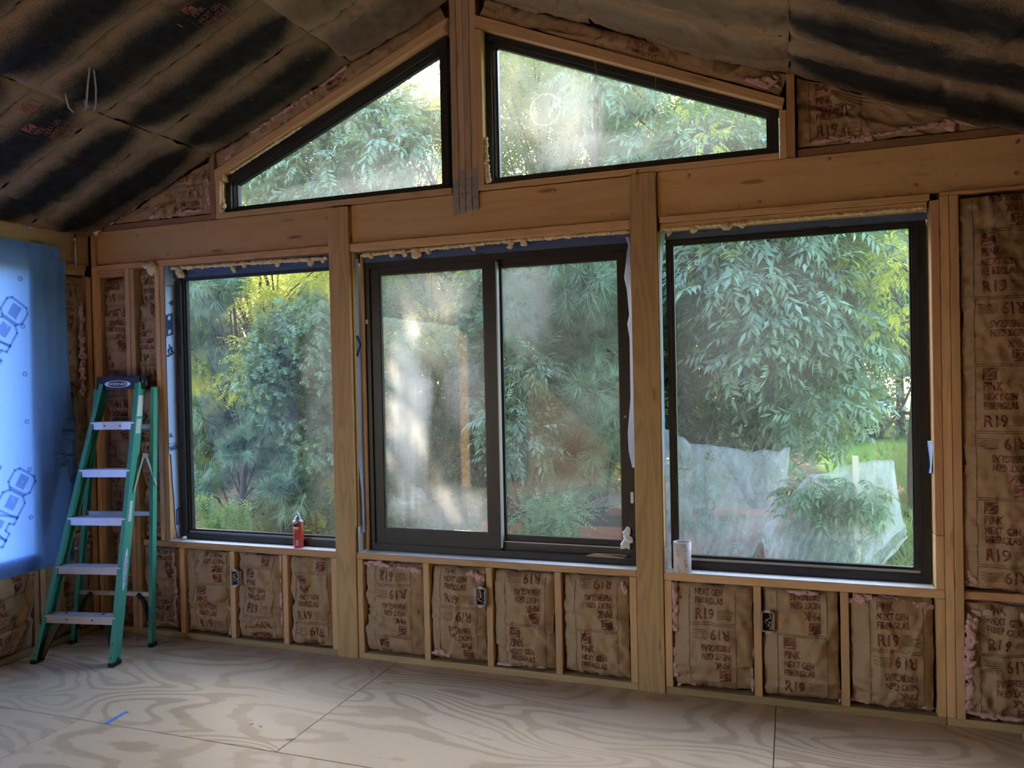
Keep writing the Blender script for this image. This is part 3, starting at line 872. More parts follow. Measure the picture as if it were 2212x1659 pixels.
    # loose pink tufts: (u, v, du, dv, depth) strips of fluff
    for q, (fu, fv, du, dv, th) in enumerate(fluffs):
        mb = MB(); L = math.hypot(du, dv); n = max(2, int(L / .035))
        for i in range(n):
            t = (i + .5) / n
            r = th * rs.uniform(.7, 1.25)
            mb.blob((fu + du * t + rs.uniform(-.006, .006), fv + dv * t + rs.uniform(-.006, .006), h(fu, fv) + rs.uniform(0, .008) + .006),
                    (max(r * .8, abs(du) / n * .9), max(r * .8, abs(dv) / n * .9), r * .55), seed + i + q * 3.3, .75, 46.0, 20, 14)
        mb.build('pink_tuft', 'fluff', root, True)
    return root

def zof(px, py): return at_y(px, py, 0.0).z
B0 = PZ + .004
X3, Z3 = (1, 0, 0), (0, 0, 1)
def bay(label, x0, x1, z0, z1, seed, jz=None, **kw):
    """bay between studs on the window wall; jz = height of the joint between two R19 lines"""
    kw['bulge'] = kw.get('bulge', .03) + .032; kw['base'] = kw.get('base', -.028) - .030
    kw['fold'] = kw.get('fold', .012) * 1.6; kw.setdefault('crumple', 1.4); kw['creases'] = kw.get('creases', 3) + 3
    kw.setdefault('edge', .013)
    return batt(label, (x0, 0.0, z0), X3, Z3, x1 - x0, z1 - z0, seed=seed, phase=None if jz is None else jz - z0, **kw)
ZT = SZ0 - .010
PH = .310
# below the corner window
bay('narrow crumpled batt under the sill just right of the step ladder', -4.178, -3.852, B0, ZT, 11, zof(440, 1259) + PH, px0=.07, bulge=.02, fold=.018, creases=6, fluffs=[(.285, .02, 0, .5, .012)])
bay('batt with one red square over another, second bay right of the ladder', -3.812, -3.447, B0, ZT, 12, zof(440, 1259) + PH, px0=.10, creases=5, fold=.016, fluffs=[(.345, .02, .0, .16, .014)])
bay('twisted batt right of the electrical box below the corner window', -3.407, -3.043, B0, ZT, 13, zof(560, 1225) + PH, px0=.07, creases=7, fold=.018, bulge=.035, fluffs=[(.350, .12, 0, .42, .010)])
bay('batt with a diagonal fold next to the first square post', -3.003, -2.687, B0, ZT, 14, zof(660, 1345), px0=.05, creases=7, fold=.018, bulge=.03)
# below the sliding window
bay('batt with R19 above an upside-down R19, beside the first square post', -2.464, -2.062, B0, ZT, 15, zof(850, 1262), px0=.09, bulge=.04, fluffs=[(.01, .535, .12, .01, .022), (.13, .54, .24, -.02, .016)])
bay('batt behind the middle electrical box under the sliding window', -2.022, -1.665, B0, ZT, 16, zof(980, 1310), px0=.07, bulge=.045, fluffs=[(.26, .53, .07, -.05, .028), (.03, .05, .1, .0, .02)])
bay('batt with upside-down lettering right of the middle electrical box', -1.625, -1.257, B0, ZT, 17, zof(1130, 1230), px0=.08, bulge=.04, fluffs=[(.04, .02, .26, .0, .010)])
bay('batt left of the grained square post, under the sliding window', -1.217, -0.838, B0, ZT, 18, zof(1280, 1239), px0=.08, bulge=.04, fluffs=[(.335, .53, .02, -.05, .012)])
# below the large window
bay('batt with loose pink wool along its left edge, right of the grained post', -0.613, -0.203, B0, ZT, 19, zof(1540, 1346), px0=.09, bulge=.042, fold=.014,
    fluffs=[(.012, .30, 0, .23, .026), (.014, .05, .004, .16, .022), (.02, -.06, .005, .1, .011), (.395, .02, 0, .5, .010)])
bay('batt with the clearest PINK lettering, right of the steel electrical box', -0.163, 0.207, B0, ZT, 20, zof(1740, 1372) + PH, px0=.075, bulge=.045, fold=.012, fluffs=[(.16, .54, .1, .0, .012), (.36, .0, 0, .06, .01)])
bay('batt topped with a roll of pink wool under the large window', 0.247, 0.627, B0, ZT, 21, zof(1930, 1403), px0=.09, bulge=.045, fold=.012, fluffs=[(.01, .525, .35, -.01, .026), (.01, .02, .33, 0, .010)])
# right end
bay('tall shaded batt right of the large window', 0.748, 1.058, 0.645, 2.495, 22, zof(2150, 643), px0=.055, bulge=.03, fold=.013, creases=4, fluffs=[(.0, .03, .3, -.01, .02), (.02, .08, .03, -.03, .026)])
bay('short crumpled batt below the tall one in the dark right end', 0.748, 1.058, B0, 0.597, 23, .35, px0=.06, bulge=.02, fold=.028, creases=8, fluffs=[(.012, .24, .01, .24, .024), (.01, .06, .01, .2, .02), (.05, .50, .22, .0, .022), (.02, .02, .22, .0, .016), (.29, .03, 0, .08, .02)])
# left end
bay('tall batt with upside-down lettering in the bay above the ladder top', -4.471, -4.258, B0, 2.428, 24, zof(240, 660), px0=-.01, bulge=.02, base=-.045, fold=.016, creases=6)
bay('narrow bunched batt under a lump of spray foam', -4.178, -4.002, SZ1 + .002, 2.475, 25, 1.2, px0=-.03, bulge=.015, base=-.05, fold=.022, creases=8)

# side wall bays (face +x)
def lbay(label, y0, y1, z0, z1, seed, jz=None, **kw):
    return batt(label, (XL, y1, z0), (0, -1, 0), Z3, y1 - y0, z1 - z0, seed=seed, phase=None if jz is None else jz - z0, **kw) if False else \
           batt(label, (XL, y0, z0), (0, 1, 0), Z3, y1 - y0, z1 - z0, seed=seed, phase=None if jz is None else jz - z0, **kw)
lbay('tall side wall batt between the blue sheet and the corner', -0.412, -0.042, 0.70, 2.435, 31, 1.75, px0=.06, bulge=.02, base=-.04, fold=.018, creases=6, fluffs=[(.32, .95, .0, .6, .022)])
lbay('low side wall batt behind the ladder steps', -0.412, -0.042, B0, 0.655, 32, at_x(150, 1300, XL).z - .16, px0=.10, bulge=.03, fold=.018, creases=6, fluffs=[(.03, .55, .3, .01, .02)])
lbay('low side wall batt under the blue sheet, at the left edge of the picture', -0.86, -0.502, B0, 0.595, 33, at_x(40, 1390, XL).z, px0=.06, bulge=.05, fold=.014, creases=4, fluffs=[(.2, .54, .15, -.02, .026), (.30, .50, .05, -.04, .022)])
for k, (a, b) in enumerate(((-1.262, -0.90), (-1.662, -1.30))):
    lbay(('low side wall batt under the blue sheet, nearer the camera', 'low side wall batt under the blue sheet, nearest the camera')[k], a, b, B0, 0.595, 34 + k, .3, px0=.08, bulge=.05, res=.02)

# triangular and strip batts of the gable
def tri_bounds_L(v):          # u from x=-4.46 ; right edge at x=-3.525, hypotenuse under the ceiling
    z = 2.794 + v
    x = RIDGE_X - (3.912 - .01 - z) / GABLE
    return (max(0.0, x + 4.46), 4.46 - 3.525)
batt('triangular batt with pink edges left of the left gable window', (-4.46, 0.03, 2.794), X3, Z3, .935, .36, bounds=tri_bounds_L, seed=41, bulge=.015, base=-.025, fold=.022, creases=9, phase=.2, px0=.62, body=False,
     fluffs=[(.10, .035, .30, .125, .024), (.42, .02, .24, .005, .016), (.70, .02, .12, .01, .012), (.905, .06, .0, .16, .024)])
def tri_bounds_R(v):
    z = 2.80 + v
    x = RIDGE_X + (3.912 - .01 - z) / GABLE
    return (0.0, min(.95, x - .045))
batt('triangular batt with sideways R19 right of the right gable window', (0.045, 0.03, 2.80), X3, Z3, .95, .37, bounds=tri_bounds_R, seed=42, bulge=.015, base=-.022, fold=.018, creases=7, phase=.02, px0=.06, body=False,
     fluffs=[(.10, .015, .13, .01, .014), (.24, .015, .08, .0, .022), (.30, .02, .20, .01, .013), (.46, .03, .10, .0, .018), (.225, .03, .0, .13, .008), (.225, .165, .02, .01, .012), (.62, .04, .16, -.01, .026)])
def strip(label, xa, xb, zf, sgn, seed, fl):
    L = (xb - xa) / math.cos(ANG); hgt = .105
    U = Vector((math.cos(ANG), 0, sgn * math.sin(ANG)))
    N = Vector((0, -1, 0)); Vv = N.cross(U)
    batt(label, (xa, 0.02, zf(xa) + .004), U, Vv, L, hgt, seed=seed, bulge=.018, base=-.012, fold=.012, creases=8, phase=-.10, px0=.9, body=False, fluffs=fl, nscale=1.2, edge=.004)
strip('sloping strip of kraft batt above the left gable window', -3.48, -1.84, zl, 1, 43, [(.02, .02, .14, .01, .016), (.35, .07, .5, .01, .016), (.9, .08, .2, .005, .011)])
strip('sloping strip of kraft batt above the right gable window', -1.64, -0.03, zr, -1, 44, [(1.60, .03, .10, .02, .026), (1.66, .06, .04, .02, .02)])

# ceiling batts: courses up each slope, rows away from the window wall
ORD = ['first', 'second', 'third', 'fourth', 'fifth', 'sixth', 'seventh']
def ceiling_batts():
    seed = 100
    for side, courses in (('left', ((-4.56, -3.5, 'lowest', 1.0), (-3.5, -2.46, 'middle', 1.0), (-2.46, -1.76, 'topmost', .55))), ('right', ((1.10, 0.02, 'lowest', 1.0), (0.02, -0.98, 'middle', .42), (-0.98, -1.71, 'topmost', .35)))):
        s = 1 if side == 'left' else -1
        for (xa, xb, cname, st) in courses:
            for r in range(7):
                y1 = -0.05 - r * .4064 + (0.048 if r == 0 else 0); y0 = -0.05 - (r + 1) * .4064
                seed += 1
                L = abs(xb - xa) / math.cos(ANG) - .001
                U = Vector((s * math.cos(ANG), 0, math.sin(ANG)))              # up the slope
                Vv = Vector((0, -1, 0)) if side == 'left' else Vector((0, 1, 0))
                O = Vector((xa, y1 if side == 'left' else y0, ceil_z(xa) - .002))
                batt('ceiling batt on the %s slope, %s course, %s row from the window wall' % (side, cname, ORD[r]), O, U, Vv, L, y1 - y0,
                     seed=seed, bulge=.035, base=.008, fold=.012, creases=3, prints=(seed in (103, 110, 112, 126)), phase=.0, px0=L - .30 if side == 'left' else .05, stain_shade=st * (1.0 if random.random() < .85 else .8),
                     res=.03 if r > 3 else .02, body=False, edge=.0, turn=True, group='stained and shade-darkened kraft batts between the rafters', nscale=.7)
ceiling_batts()

# ================================================================== OBJECTS IN THE ROOM
# ---- step ladder
def ladder():
    a = math.radians(10.1)
    R = Matrix.Rotation(a, 3, 'Z')
    root = empty('step_ladder', (-4.11, -0.60, 0.0), R)
    tag(root, 'green fibreglass step ladder with black top cap standing in the corner', 'ladder')
    HT = 1.70
    def fx(z): return 0.272 - 0.0765 * z              # half width of the front frame
    def fy(z): return 0.034 + 0.270 * z
    def ry(z): return 0.375 + 0.090 * z
    def rx(z): return 0.292 - 0.045 * z
    def cx(z): return -0.020 + 0.022 * z
    def sh(p): return Vector((p[0] + cx(p[2]), p[1], p[2]))
    for sd in (-1, 1):
        # C shaped front rail: web plus two flanges
        p0 = sh((sd * fx(0.012), fy(.012), 0.012)); p1 = sh((sd * fx(HT), fy(HT), HT))
        mb = MB().obox(p0, p1, 0.072, 0.005, (0, 1, 0))
        for o in (-0.0335, 0.0335):
            d = Vector((-sd * .013, o, 0)); mb.obox(p0 + d, p1 + d, 0.005, 0.028, (0, 1, 0))
        rl = mb.build('front_rail', 'green', root)
        ft = MB().obox(p0 + Vector((-sd * .008, 0, -.012)), p0 + Vector((-sd * .008, 0, .012)), .034, .080, (1, 0, 0)); ft.build('rubber_foot', 'blackplastic', rl)
        rv = MB()
        for z in (.05, .13, .28, .565, .855, 1.15, 1.45):
            for o in (-.034,):
                rv.blob(sh((sd * fx(z) - sd * .010, fy(z) - .0365, z)), (.005, .003, .005), 0, 0, 1, 8, 5)
        rv.build('rivet', 'blackplastic', rl)['kind'] = 'stuff'
        # rear rail
        q0 = sh((sd * rx(.012), ry(.012), .012)); q1 = sh((sd * rx(HT - .03), ry(HT - .03), HT - .03))
        mb = MB().obox(q0, q1, 0.042, 0.005, (0, 1, 0))
        for o in (-0.0185, 0.0185):
            d = Vector((-sd * .011, o, 0)); mb.obox(q0 + d, q1 + d, 0.005, 0.024, (0, 1, 0))
        rr = mb.build('rear_rail', 'green', root)
        MB().obox(q0 + Vector((-sd * .006, 0, -.012)), q0 + Vector((-sd * .006, 0, .014)), .030, .048, (1, 0, 0)).build('rubber_foot', 'blackplastic', rr)
        rv = MB()
        for z in (.03, .12, .96): rv.blob(sh((sd * rx(z) + sd * .004, ry(z), z)), (.002, .005, .005), 0, 0, 1, 8, 5)
        rv.build('rivet', 'alu', rr)['kind'] = 'stuff'
        # curved black knee brace under the first step and at the rear foot
        pts = []
        for t in range(9):
            u = t / 8; z = .27 - .25 * u
            pts.append(sh((sd * (fx(.1) - .150 + .142 * (u ** .55)), fy(z) + .012, z)))
        mb = MB()
        for i in range(8): mb.obox(pts[i], pts[i + 1], .050 - .012 * abs(i - 4) / 4, .022, (sd, 0, 1))
        mb.build('knee_brace', 'blackplastic', root)
        pts = [sh((sd * (rx(.2) - .115 + .10 * (t / 6) ** .5), ry(.2), .33 - .23 * t / 6)) for t in range(7)]
        mb = MB()
        for i in range(6): mb.obox(pts[i], pts[i + 1], .024, .012, (sd, 0, 1))
        mb.build('rear_brace', 'blackplastic', root)
        # folded spreader with its hinge plate
        h = sh((sd * (fx(1.22) + .030), (fy(1.22) + ry(1.22)) / 2 - .005, 1.225))
        e0 = sh((sd * (fx(1.02) + .008), fy(1.02) + .005, 1.005)); e1 = sh((sd * (rx(1.05) + .012), ry(1.05), 1.030))
        sp = MB().obox(h + Vector((0, -.014, 0)), e0, .016, .003, (0, 1, 0)).obox(h + Vector((0, .014, 0)), e1, .016, .003, (0, 1, 0)).build('spreader', 'alu', root)
        MB().obox(h + Vector((sd * .003, -.028, .008)), h + Vector((sd * .003, .028, -.004)), .030, .003, (0, 0, 1)).build('hinge_plate', 'metal', sp)
        # upper step braces
        mb = MB().obox(sh((sd * (fx(1.4) - .05), fy(1.4), 1.425)), sh((sd * (fx(1.36) - .006), fy(1.4), 1.365)), .012, .003, (0, 1, 0)); mb.build('step_brace', 'alu', root)
    # treads
    for k, z in enumerate((.280, .565, .855, 1.150, 1.450)):
        w = fx(z) - .004
        c_ = cx(z)
        mb = MB()
        mb.box(-w, w, fy(z) - .036, fy(z) + .040, z - .004, z)
        mb.box(-w, w, fy(z) - .039, fy(z) - .034, z - .048, z)
        mb.box(-w, w, fy(z) + .036, fy(z) + .040, z - .030, z)
        for q in range(6): mb.box(-w, w, fy(z) - .026 + q * .011, fy(z) - .023 + q * .011, z, z + .0018)
        mb.v = [(a_ + c_, b_, d_) for a_, b_, d_ in mb.v]
        st = mb.build('step', 'alu', root)
        if k in (0, 4):
            rv = MB()
            for xx in (-.35 * w, .35 * w): rv.blob((xx + c_, fy(z) - .0395, z - .024), (.006, .002, .006), 0, 0, 1, 10, 5)
            rv.build('bolt_head', 'blackplastic', st)['kind'] = 'stuff'
        if k == 4: MB().box(c_ - w * .45, c_ + w * .4, fy(z) - .0400, fy(z) - .0392, z - .044, z - .004).build('paper_label', 'white', st)
    for z in (.345, .86, 1.43):
        w = rx(z)
        mb = MB().box(-w, w, ry(z) - .003, ry(z) + .003, z - .030, z).box(-w, w, ry(z) - .016, ry(z), z - .003, z)
        mb.v = [(a_ + cx(z), b_, d_) for a_, b_, d_ in mb.v]
        mb.build('rear_crossbar', 'alu', root)
    # moulded cap
    yc = .525
    wt, dt = .168, .058
    bm = bmesh.new()
    prof = [(.0, 1.660, 1.0), (.0, 1.738, .985), (.0, 1.748, .95)]
    vsb = []
    for (o, z, k) in prof:
        for sx, sy in ((-1, -1), (1, -1), (1, 1), (-1, 1)): vsb.append(bm.verts.new((sx * wt * k + (.004 if z > 1.7 else 0), yc + sy * dt * (k if z > 1.7 else 1), z)))
    for i in range(2):
        for j in range(4): bm.faces.new((vsb[i * 4 + j], vsb[i * 4 + (j + 1) % 4], vsb[i * 4 + 4 + (j + 1) % 4], vsb[i * 4 + 4 + j]))
    bm.faces.new(vsb[8:12]); bm.faces.new(vsb[0:4][::-1])
    bmesh.ops.bevel(bm, geom=[e for e in bm.edges if abs(e.verts[0].co.z - e.verts[1].co.z) > .005], offset=.012, segments=2, affect='EDGES')
    me = bpy.data.meshes.new('top_cap'); bm.to_mesh(me); bm.free(); me.materials.append(W['blackplastic'])
    cap = bpy.data.objects.new('top_cap', me); COL.objects.link(cap); cap.parent = root
    yf = yc - dt - .0015
    # lettering in a pale oval
    vs, fs = text_mesh('WERNER', .026, .02, 1.25, .05)
    xm = (min(v[0] for v in vs) + max(v[0] for v in vs)) / 2
    mesh_obj('brand_lettering', [(x - xm + .0, yf, 1.697 + y - .009) for x, y in vs], fs, 'white', cap)['kind'] = 'stuff'
    mb = MB(); n = 40
    for i in range(n):
        a0, a1 = 2 * math.pi * i / n, 2 * math.pi * (i + 1) / n
        def P(an, k): return (.095 * k * math.cos(an), 1.697 + .0235 * (k if k < 1 else 1) * math.sin(an))
        def Q(an): return ((.095 - .022 * abs(math.cos(an)) ** 3 - .004) * math.cos(an), 1.697 + .0195 * math.sin(an))
        o0, o1, i0, i1 = P(a0, 1), P(a1, 1), Q(a0), Q(a1)
        mb.add([(o0[0], yf, o0[1]), (o1[0], yf, o1[1]), (i1[0], yf, i1[1]), (i0[0], yf, i0[1])], [(0, 1, 2, 3)])
    mb.build('brand_oval', 'alu', cap)
    rv = MB()
    for yy in (-.040, .0, .045): rv.blob((wt * .995, yc + yy, 1.712), (.003, .006, .006), 0, 0, 1, 10, 5)
    rv.blob((wt * .993, yc + .0, 1.698), (.003, .006, .018), 0, 0, 1, 10, 5)
    rv.build('cap_rivet', 'alu', cap)['kind'] = 'stuff'
    # stickers on the outside of the right front rail
    def sticker(nm, z0, z1, w, mat, lines=0):
        x = lambda z: fx(z) + cx(z) + .0034
        mb = MB().add([(x(z0), fy(z0) - w, z0), (x(z0), fy(z0) + w, z0), (x(z1), fy(z1) + w, z1), (x(z1), fy(z1) - w, z1)], [(0, 1, 2, 3)])
        s = mb.build(nm, mat, root)
        if lines:
            mb = MB()
            for i in range(lines):
                z = z0 + (z1 - z0) * (i + .6) / lines
                mb.add([(x(z) + .0006, fy(z) - w * .8, z), (x(z) + .0006, fy(z) + w * .7, z), (x(z + .002) + .0006, fy(z) + w * .7, z + .0018), (x(z) + .0006, fy(z) - w * .8, z + .0018)], [(0, 1, 2, 3)])
            mb.build('fine_print', 'dark', s)['kind'] = 'stuff'
    sticker('warning_label', 1.485, 1.62, .026, 'white')
    sticker('warning_label', 1.375, 1.468, .022, 'white', 7)
    sticker('warning_label', .83, .955, .014, 'white', 8)
    # long oval maker's label
    mb = MB(); n = 26; pts = []
    for i in range(n):
        an = 2 * math.pi * i / n; z = .545 + .125 * math.sin(an); pts.append((fx(z) + cx(z) + .0034, fy(z) + .017 * math.cos(an), z))
    ol = mb.add(pts, [tuple(range(n))]).build('oval_label', 'white', root)
    vs, fs = text_mesh('WERNER', .030, .02, 1.35, .05)
    tv = []
    for x, y in vs:
        z = .625 - x * 1.0; tv.append((fx(z) + cx(z) + .0042, fy(z) - .010 + y, z))
    mesh_obj('brand_lettering', tv, fs, W['tape'], ol)['kind'] = 'stuff'
    return root
ladder()

# ---- blue house wrap sheet over the side window opening
def sheet():
    y0, y1, z0, z1 = -2.25, -0.19, 0.53, 2.605
    def edge(z):             # right hand edge of the sheet
        t = (z - z0) / (z1 - z0)
        if z > 2.53: return -0.275
        return -0.235 + .045 * math.exp(-((z - 1.2) / .45) ** 2)
    def sx(y, z):
        k = .016 + .010 * math.exp(-((y + .25) / .1) ** 2)
        w = .010 * nz(y * 9, z * .7, 3) + .006 * nz(y * 24, z * 1.0, 8) + .006 * nz(y * 3, z * 2.4, 1)
        w += .012 * math.exp(-((z - 2.53) / .03) ** 2) * nz(y * 6, 2.0, 4) + .02 * math.exp(-((z - 2.50) / .10) ** 2) * (1 if z < 2.52 else .2) * abs(nz(y * 8, 5.0))
        w *= 1.0 if y > -0.52 else .55
        return XL + k + w + .010
    ny, nv = 150, 130; vs = []; uv = []
    for j in range(nv + 1):
        z = z0 + (z1 - z0) * j / nv
        for i in range(ny + 1):
            t = i / ny
            y = y0 + (edge(z) - y0) * t
            zz = z
            if j < 3: zz = z + .03 * (y + .36) * 0.15
            vs.append((sx(y, z), y, zz)); uv.append((t, j / nv))
    fs = [(j * (ny + 1) + i, j * (ny + 1) + i + 1, (j + 1) * (ny + 1) + i + 1, (j + 1) * (ny + 1) + i) for j in range(nv) for i in range(ny)]
    root = empty('house_wrap_sheet', (XL, -1.2, z0))
    tag(root, 'large translucent blue house wrap sheet hung over the side window opening', 'sheet')
    off = Vector((XL, -1.2, z0))
    def loc(vs): return [tuple(Vector(v) - off) for v in vs]
    mesh_obj('sheet', loc(vs), fs, 'wrap', root, True, uv)
    # lettering climbs steeply to the right across the sheet
    ink = ([], [])
    ang = math.radians(58)
    def put(mesh, oy, oz, dst):
        b = len(dst[0]); keep = []
        for x, y in mesh[0]:
            yy = oy + x * math.cos(ang) - y * math.sin(ang); zz = oz + x * math.sin(ang) + y * math.cos(ang)
            dst[0].append((sx(yy, zz) + .0015, yy, zz))
        dst[1].extend(tuple(i + b for i in f) for f in mesh[1])
    pal = ([], []); small = ([], [])
    for (oy, oz) in ((-1.088, 0.56 - .37), (-1.128, 1.56 - .37), ):
        pass
    fronts = []
    OC = [(.2, .0), (.8, .0), (1, .15), (1, .85), (.8, 1), (.2, 1), (0, .85), (0, .15)]
    IN = [(.33, .30), (.67, .30), (.67, .70), (.33, .70)]
    GL = {'O': ([OC], [IN]), 'D': ([[(-.06, 0), (.75, 0), (1, .2), (1, .8), (.75, 1), (-.06, 1)]], [IN]),
          'A': ([[(-.12, 0), (.28, 1), (.72, 1), (1.12, 0), (.74, 0), (.68, .2), (.32, .2), (.26, 0)]], [[(.40, .40), (.60, .40), (.52, .72), (.48, .72)]]),
          'N': ([[(-.04, 0), (-.04, 1), (.32, 1), (.70, .45), (.70, 1), (1.04, 1), (1.04, 0), (.70, 0), (.30, .55), (.30, 0)]], []),
          'R': ([[(0, 0), (0, 1), (.8, 1), (1, .8), (1, .55), (.8, .42), (1.05, 0), (.68, 0), (.5, .35), (.34, .35), (.34, 0)]], [[(.36, .60), (.64, .60), (.64, .76), (.36, .76)]]),
          'T': ([[(0, 1), (1, 1), (1, .7), (.68, .7), (.68, 0), (.32, 0), (.32, .7), (0, .7)]], [])}
    def glyph_mesh(word, gw, gh, pitch, wd):
        V, F = [], []
        def seg(ax, ay, bx_, by_, w):
            L = math.hypot(bx_ - ax, by_ - ay); tx, ty = (bx_ - ax) / L, (by_ - ay) / L
            a2, b2 = -w * .3, L + w * .3; n = max(1, int((b2 - a2) / .02)); b = len(V)
            for i in range(n + 1):
                d = a2 + (b2 - a2) * i / n
                for q in (-.5, .5): V.append((ax + tx * d - ty * q * w, ay + ty * d + tx * q * w))
            F.extend((b + 2 * i, b + 2 * i + 2, b + 2 * i + 3, b + 2 * i + 1) for i in range(n))
        for k, ch in enumerate(word):
            loops, fills = GL[ch]
            for pl in loops:
                P = [(k * pitch + x * gw, y * gh) for x, y in pl]
                for p, q in zip(P, P[1:] + P[:1]): seg(*p, *q, wd)
            for pl in fills:
                P = [(k * pitch + x * gw, y * gh) for x, y in pl]
                w2 = math.hypot(P[3][0] - P[0][0], P[3][1] - P[0][1])
                seg((P[0][0] + P[3][0]) / 2, (P[0][1] + P[3][1]) / 2, (P[1][0] + P[2][0]) / 2, (P[1][1] + P[2][1]) / 2, w2)
        return V, F
    for (ey, ez) in ((-0.500, 1.130), (-0.520, 2.19)):          # where the word ends
        pitch, gw, gh = .140, .128, .165
        L = 6 * pitch + gw + .02
        oy = ey - L * math.cos(ang) + .035; oz = ez - L * math.sin(ang)
        put(glyph_mesh('TORNADO', gw, gh, pitch, .015), oy, oz, ink)
        vs3, fs3 = text_mesh('DECK\u2122', .135, .03, .85, .03)
        L3 = max(v[0] for v in vs3)
        up = .225
        put((vs3, fs3), ey - (L3 + .02) * math.cos(ang) - up * math.sin(ang) + .03, ez - (L3 + .02) * math.sin(ang) + up * math.cos(ang) - .04, small)
    def clipz(d):
        return [f for f in d[1] if all(z0 + .03 < d[0][i][2] < 2.50 and d[0][i][1] > y0 + .02 for i in f)]
    mesh_obj('lettering', loc(ink[0]), clipz(ink), 'wrapghost', root)['kind'] = 'stuff'
    mesh_obj('lettering', loc(small[0]), clipz(small), 'wrapghost', root)['kind'] = 'stuff'
    # nailing marks down the edge
    for (px, py) in ((41, 602), (47, 705), (52, 808), (57, 911), (62, 1014), (65, 1117)):
        p = at_x(px, py, XL + .02)
        mb = MB(); n = 16
        for i in range(n):
            a0, a1 = 2 * math.pi * i / n, 2 * math.pi * (i + 1) / n
            q = []
            for (an, r) in ((a0, .014), (a1, .014), (a1, .0105), (a0, .0105)):
                yy, zz = p.y + r * math.cos(an) * 1.1, p.z + r * math.sin(an); q.append(tuple(Vector((sx(yy, zz) + .002, yy, zz)) - off))
            mb.add(q, [(0, 1, 2, 3)])
        mb.add([tuple(Vector((sx(p.y, p.z) + .002, p.y + .003 * c, p.z + .003 * s)) - off) for c, s in ((-1, 0), (0, -1), (1, 0), (0, 1))], [(0, 1, 2, 3)])
        mb.build('nailing_mark', 'wrapprint', root)
sheet()

# ---- house wrap flaps turned into the window openings
def flap(label, pts, mat='wrapflap', prints=(), name='house_wrap_flap', parent=None):
    """pts: rows of (p_a, p_b) edge points from top to bottom, world space"""
    n = 8; vs = []
    for k, (a, b) in enumerate(pts):
        a = Vector(a); b = Vector(b)
        for i in range(n + 1):
            t = i / n; p = a.lerp(b, t)
            p.y += .004 * nz(t * 3 + k, k * .7, 2.2)
            vs.append(tuple(p))
    fs = [(r * (n + 1) + i, r * (n + 1) + i + 1, (r + 1) * (n + 1) + i + 1, (r + 1) * (n + 1) + i) for r in range(len(pts) - 1) for i in range(n)]
    root = empty(name, pts[-1][0]); off = Vector(pts[-1][0])
    tag(root, label, 'house wrap', 'blue house wrap folded round the window openings')
    mesh_obj('wrap', [tuple(Vector(v) - off) for v in vs], fs, mat, root, True)
    for nm, (tv, tf), m in prints:
        mesh_obj(nm, [tuple(Vector(v) - off) for v in tv], tf, m, root)['kind'] = 'stuff'
    return root
# bands above the frames
for (lab, x0, x1, za, zb, zc, zd, yy) in (('blue wrap band above the corner window', -3.94, -2.647, 2.476, 2.476, 2.398, 2.398, .088), ('blue wrap band above the sliding window', -2.50, -0.80, 2.467, 2.467, 2.405, 2.405, .088), ('blue wrap band above the large window', -0.645, 0.628, 2.444, 2.444, 2.405, 2.405, .088)):
    rows = []
    for k in range(24):
        x = x0 + (x1 - x0) * k / 23
        rows.append(((x, yy, za), (x, yy - .006 + .006 * nz(x * 5, 1.0), zc)))
    flap(lab, rows, 'wrapband')
# left jamb of the corner window: the wrap lies on the side of the jack stud
JX = -3.9185
rows = []
for (py, ya) in ((577, .003), (620, .003), (660, .004), (760, .003), (860, .004), (960, .003), (978, .003), (981, .022), (1010, .026), (1040, .030), (1080, .040), (1130, .046), (1162, .062)):
    z = max(at_x(378, py, JX).z, SZ1 + .004)
    rows.append(((JX + .003, ya, z), (JX + .001 + .004 * nz(z * 4, 1.5), .0845, z)))
def flap_text(txt, py, y0, size, ang, xs=1.0):
    tv, tf = text_mesh(txt, size, .02, xs, .05)
    c, s = math.cos(ang), math.sin(ang); z0 = at_x(370, py, JX).z
    keep = []; out = []
    for x, y in tv:
        out.append((JX + .0075, y0 + x * c - y * s, z0 + x * s + y * c))
    return ('lettering', (out, [f for f in tf if all(.004 < out[i][1] < .083 for i in f)]), W['wrapprint'])
def ring_o(py, y0, w, h, t):
    z0 = at_x(370, py, JX).z; mb = MB()
    outer = [(y0 - w, z0 - h), (y0 + w, z0 - h * .8), (y0 + w, z0 + h), (y0 - w, z0 + h * .8)]
    inner = [(y0 - w + t, z0 - h + t), (y0 + w - t, z0 - h * .8 + t), (y0 + w - t, z0 + h - t), (y0 - w + t, z0 + h * .8 - t)]
    for i in range(4):
        j = (i + 1) % 4
        mb.add([(JX + .0075, p[0], p[1]) for p in (outer[i], outer[j], inner[j], inner[i])], [(0, 1, 2, 3)])
    return ('lettering', (mb.v, mb.f), W['wrapprint'])
def bar_o(py, t):
    z0 = at_x(370, py, JX).z
    return ('printed_rule', ([(JX + .0075, .005, z0 - .004), (JX + .0075, .082, z0), (JX + .0075, .082, z0 + t), (JX + .0075, .005, z0 + t - .004)], [(0, 1, 2, 3)]), W['wrapprint'])
flap('tall blue wrap flap with dark lettering in the left jamb of the corner window', rows,
     prints=[bar_o(618, .004), flap_text('\u2122', 668, .050, .06, .5), ring_o(702, .036, .028, .080, .012), ring_o(702, .036, .012, .036, .012), flap_text('eck', 772, .008, .105, .40, .48),
             flap_text('NADO', 974, .010, .045, .15, .62), bar_o(958, .003), flap_text('A.', 945, .012, .045, .1, .8), ring_o(1118, .066, .015, .060, .008)])
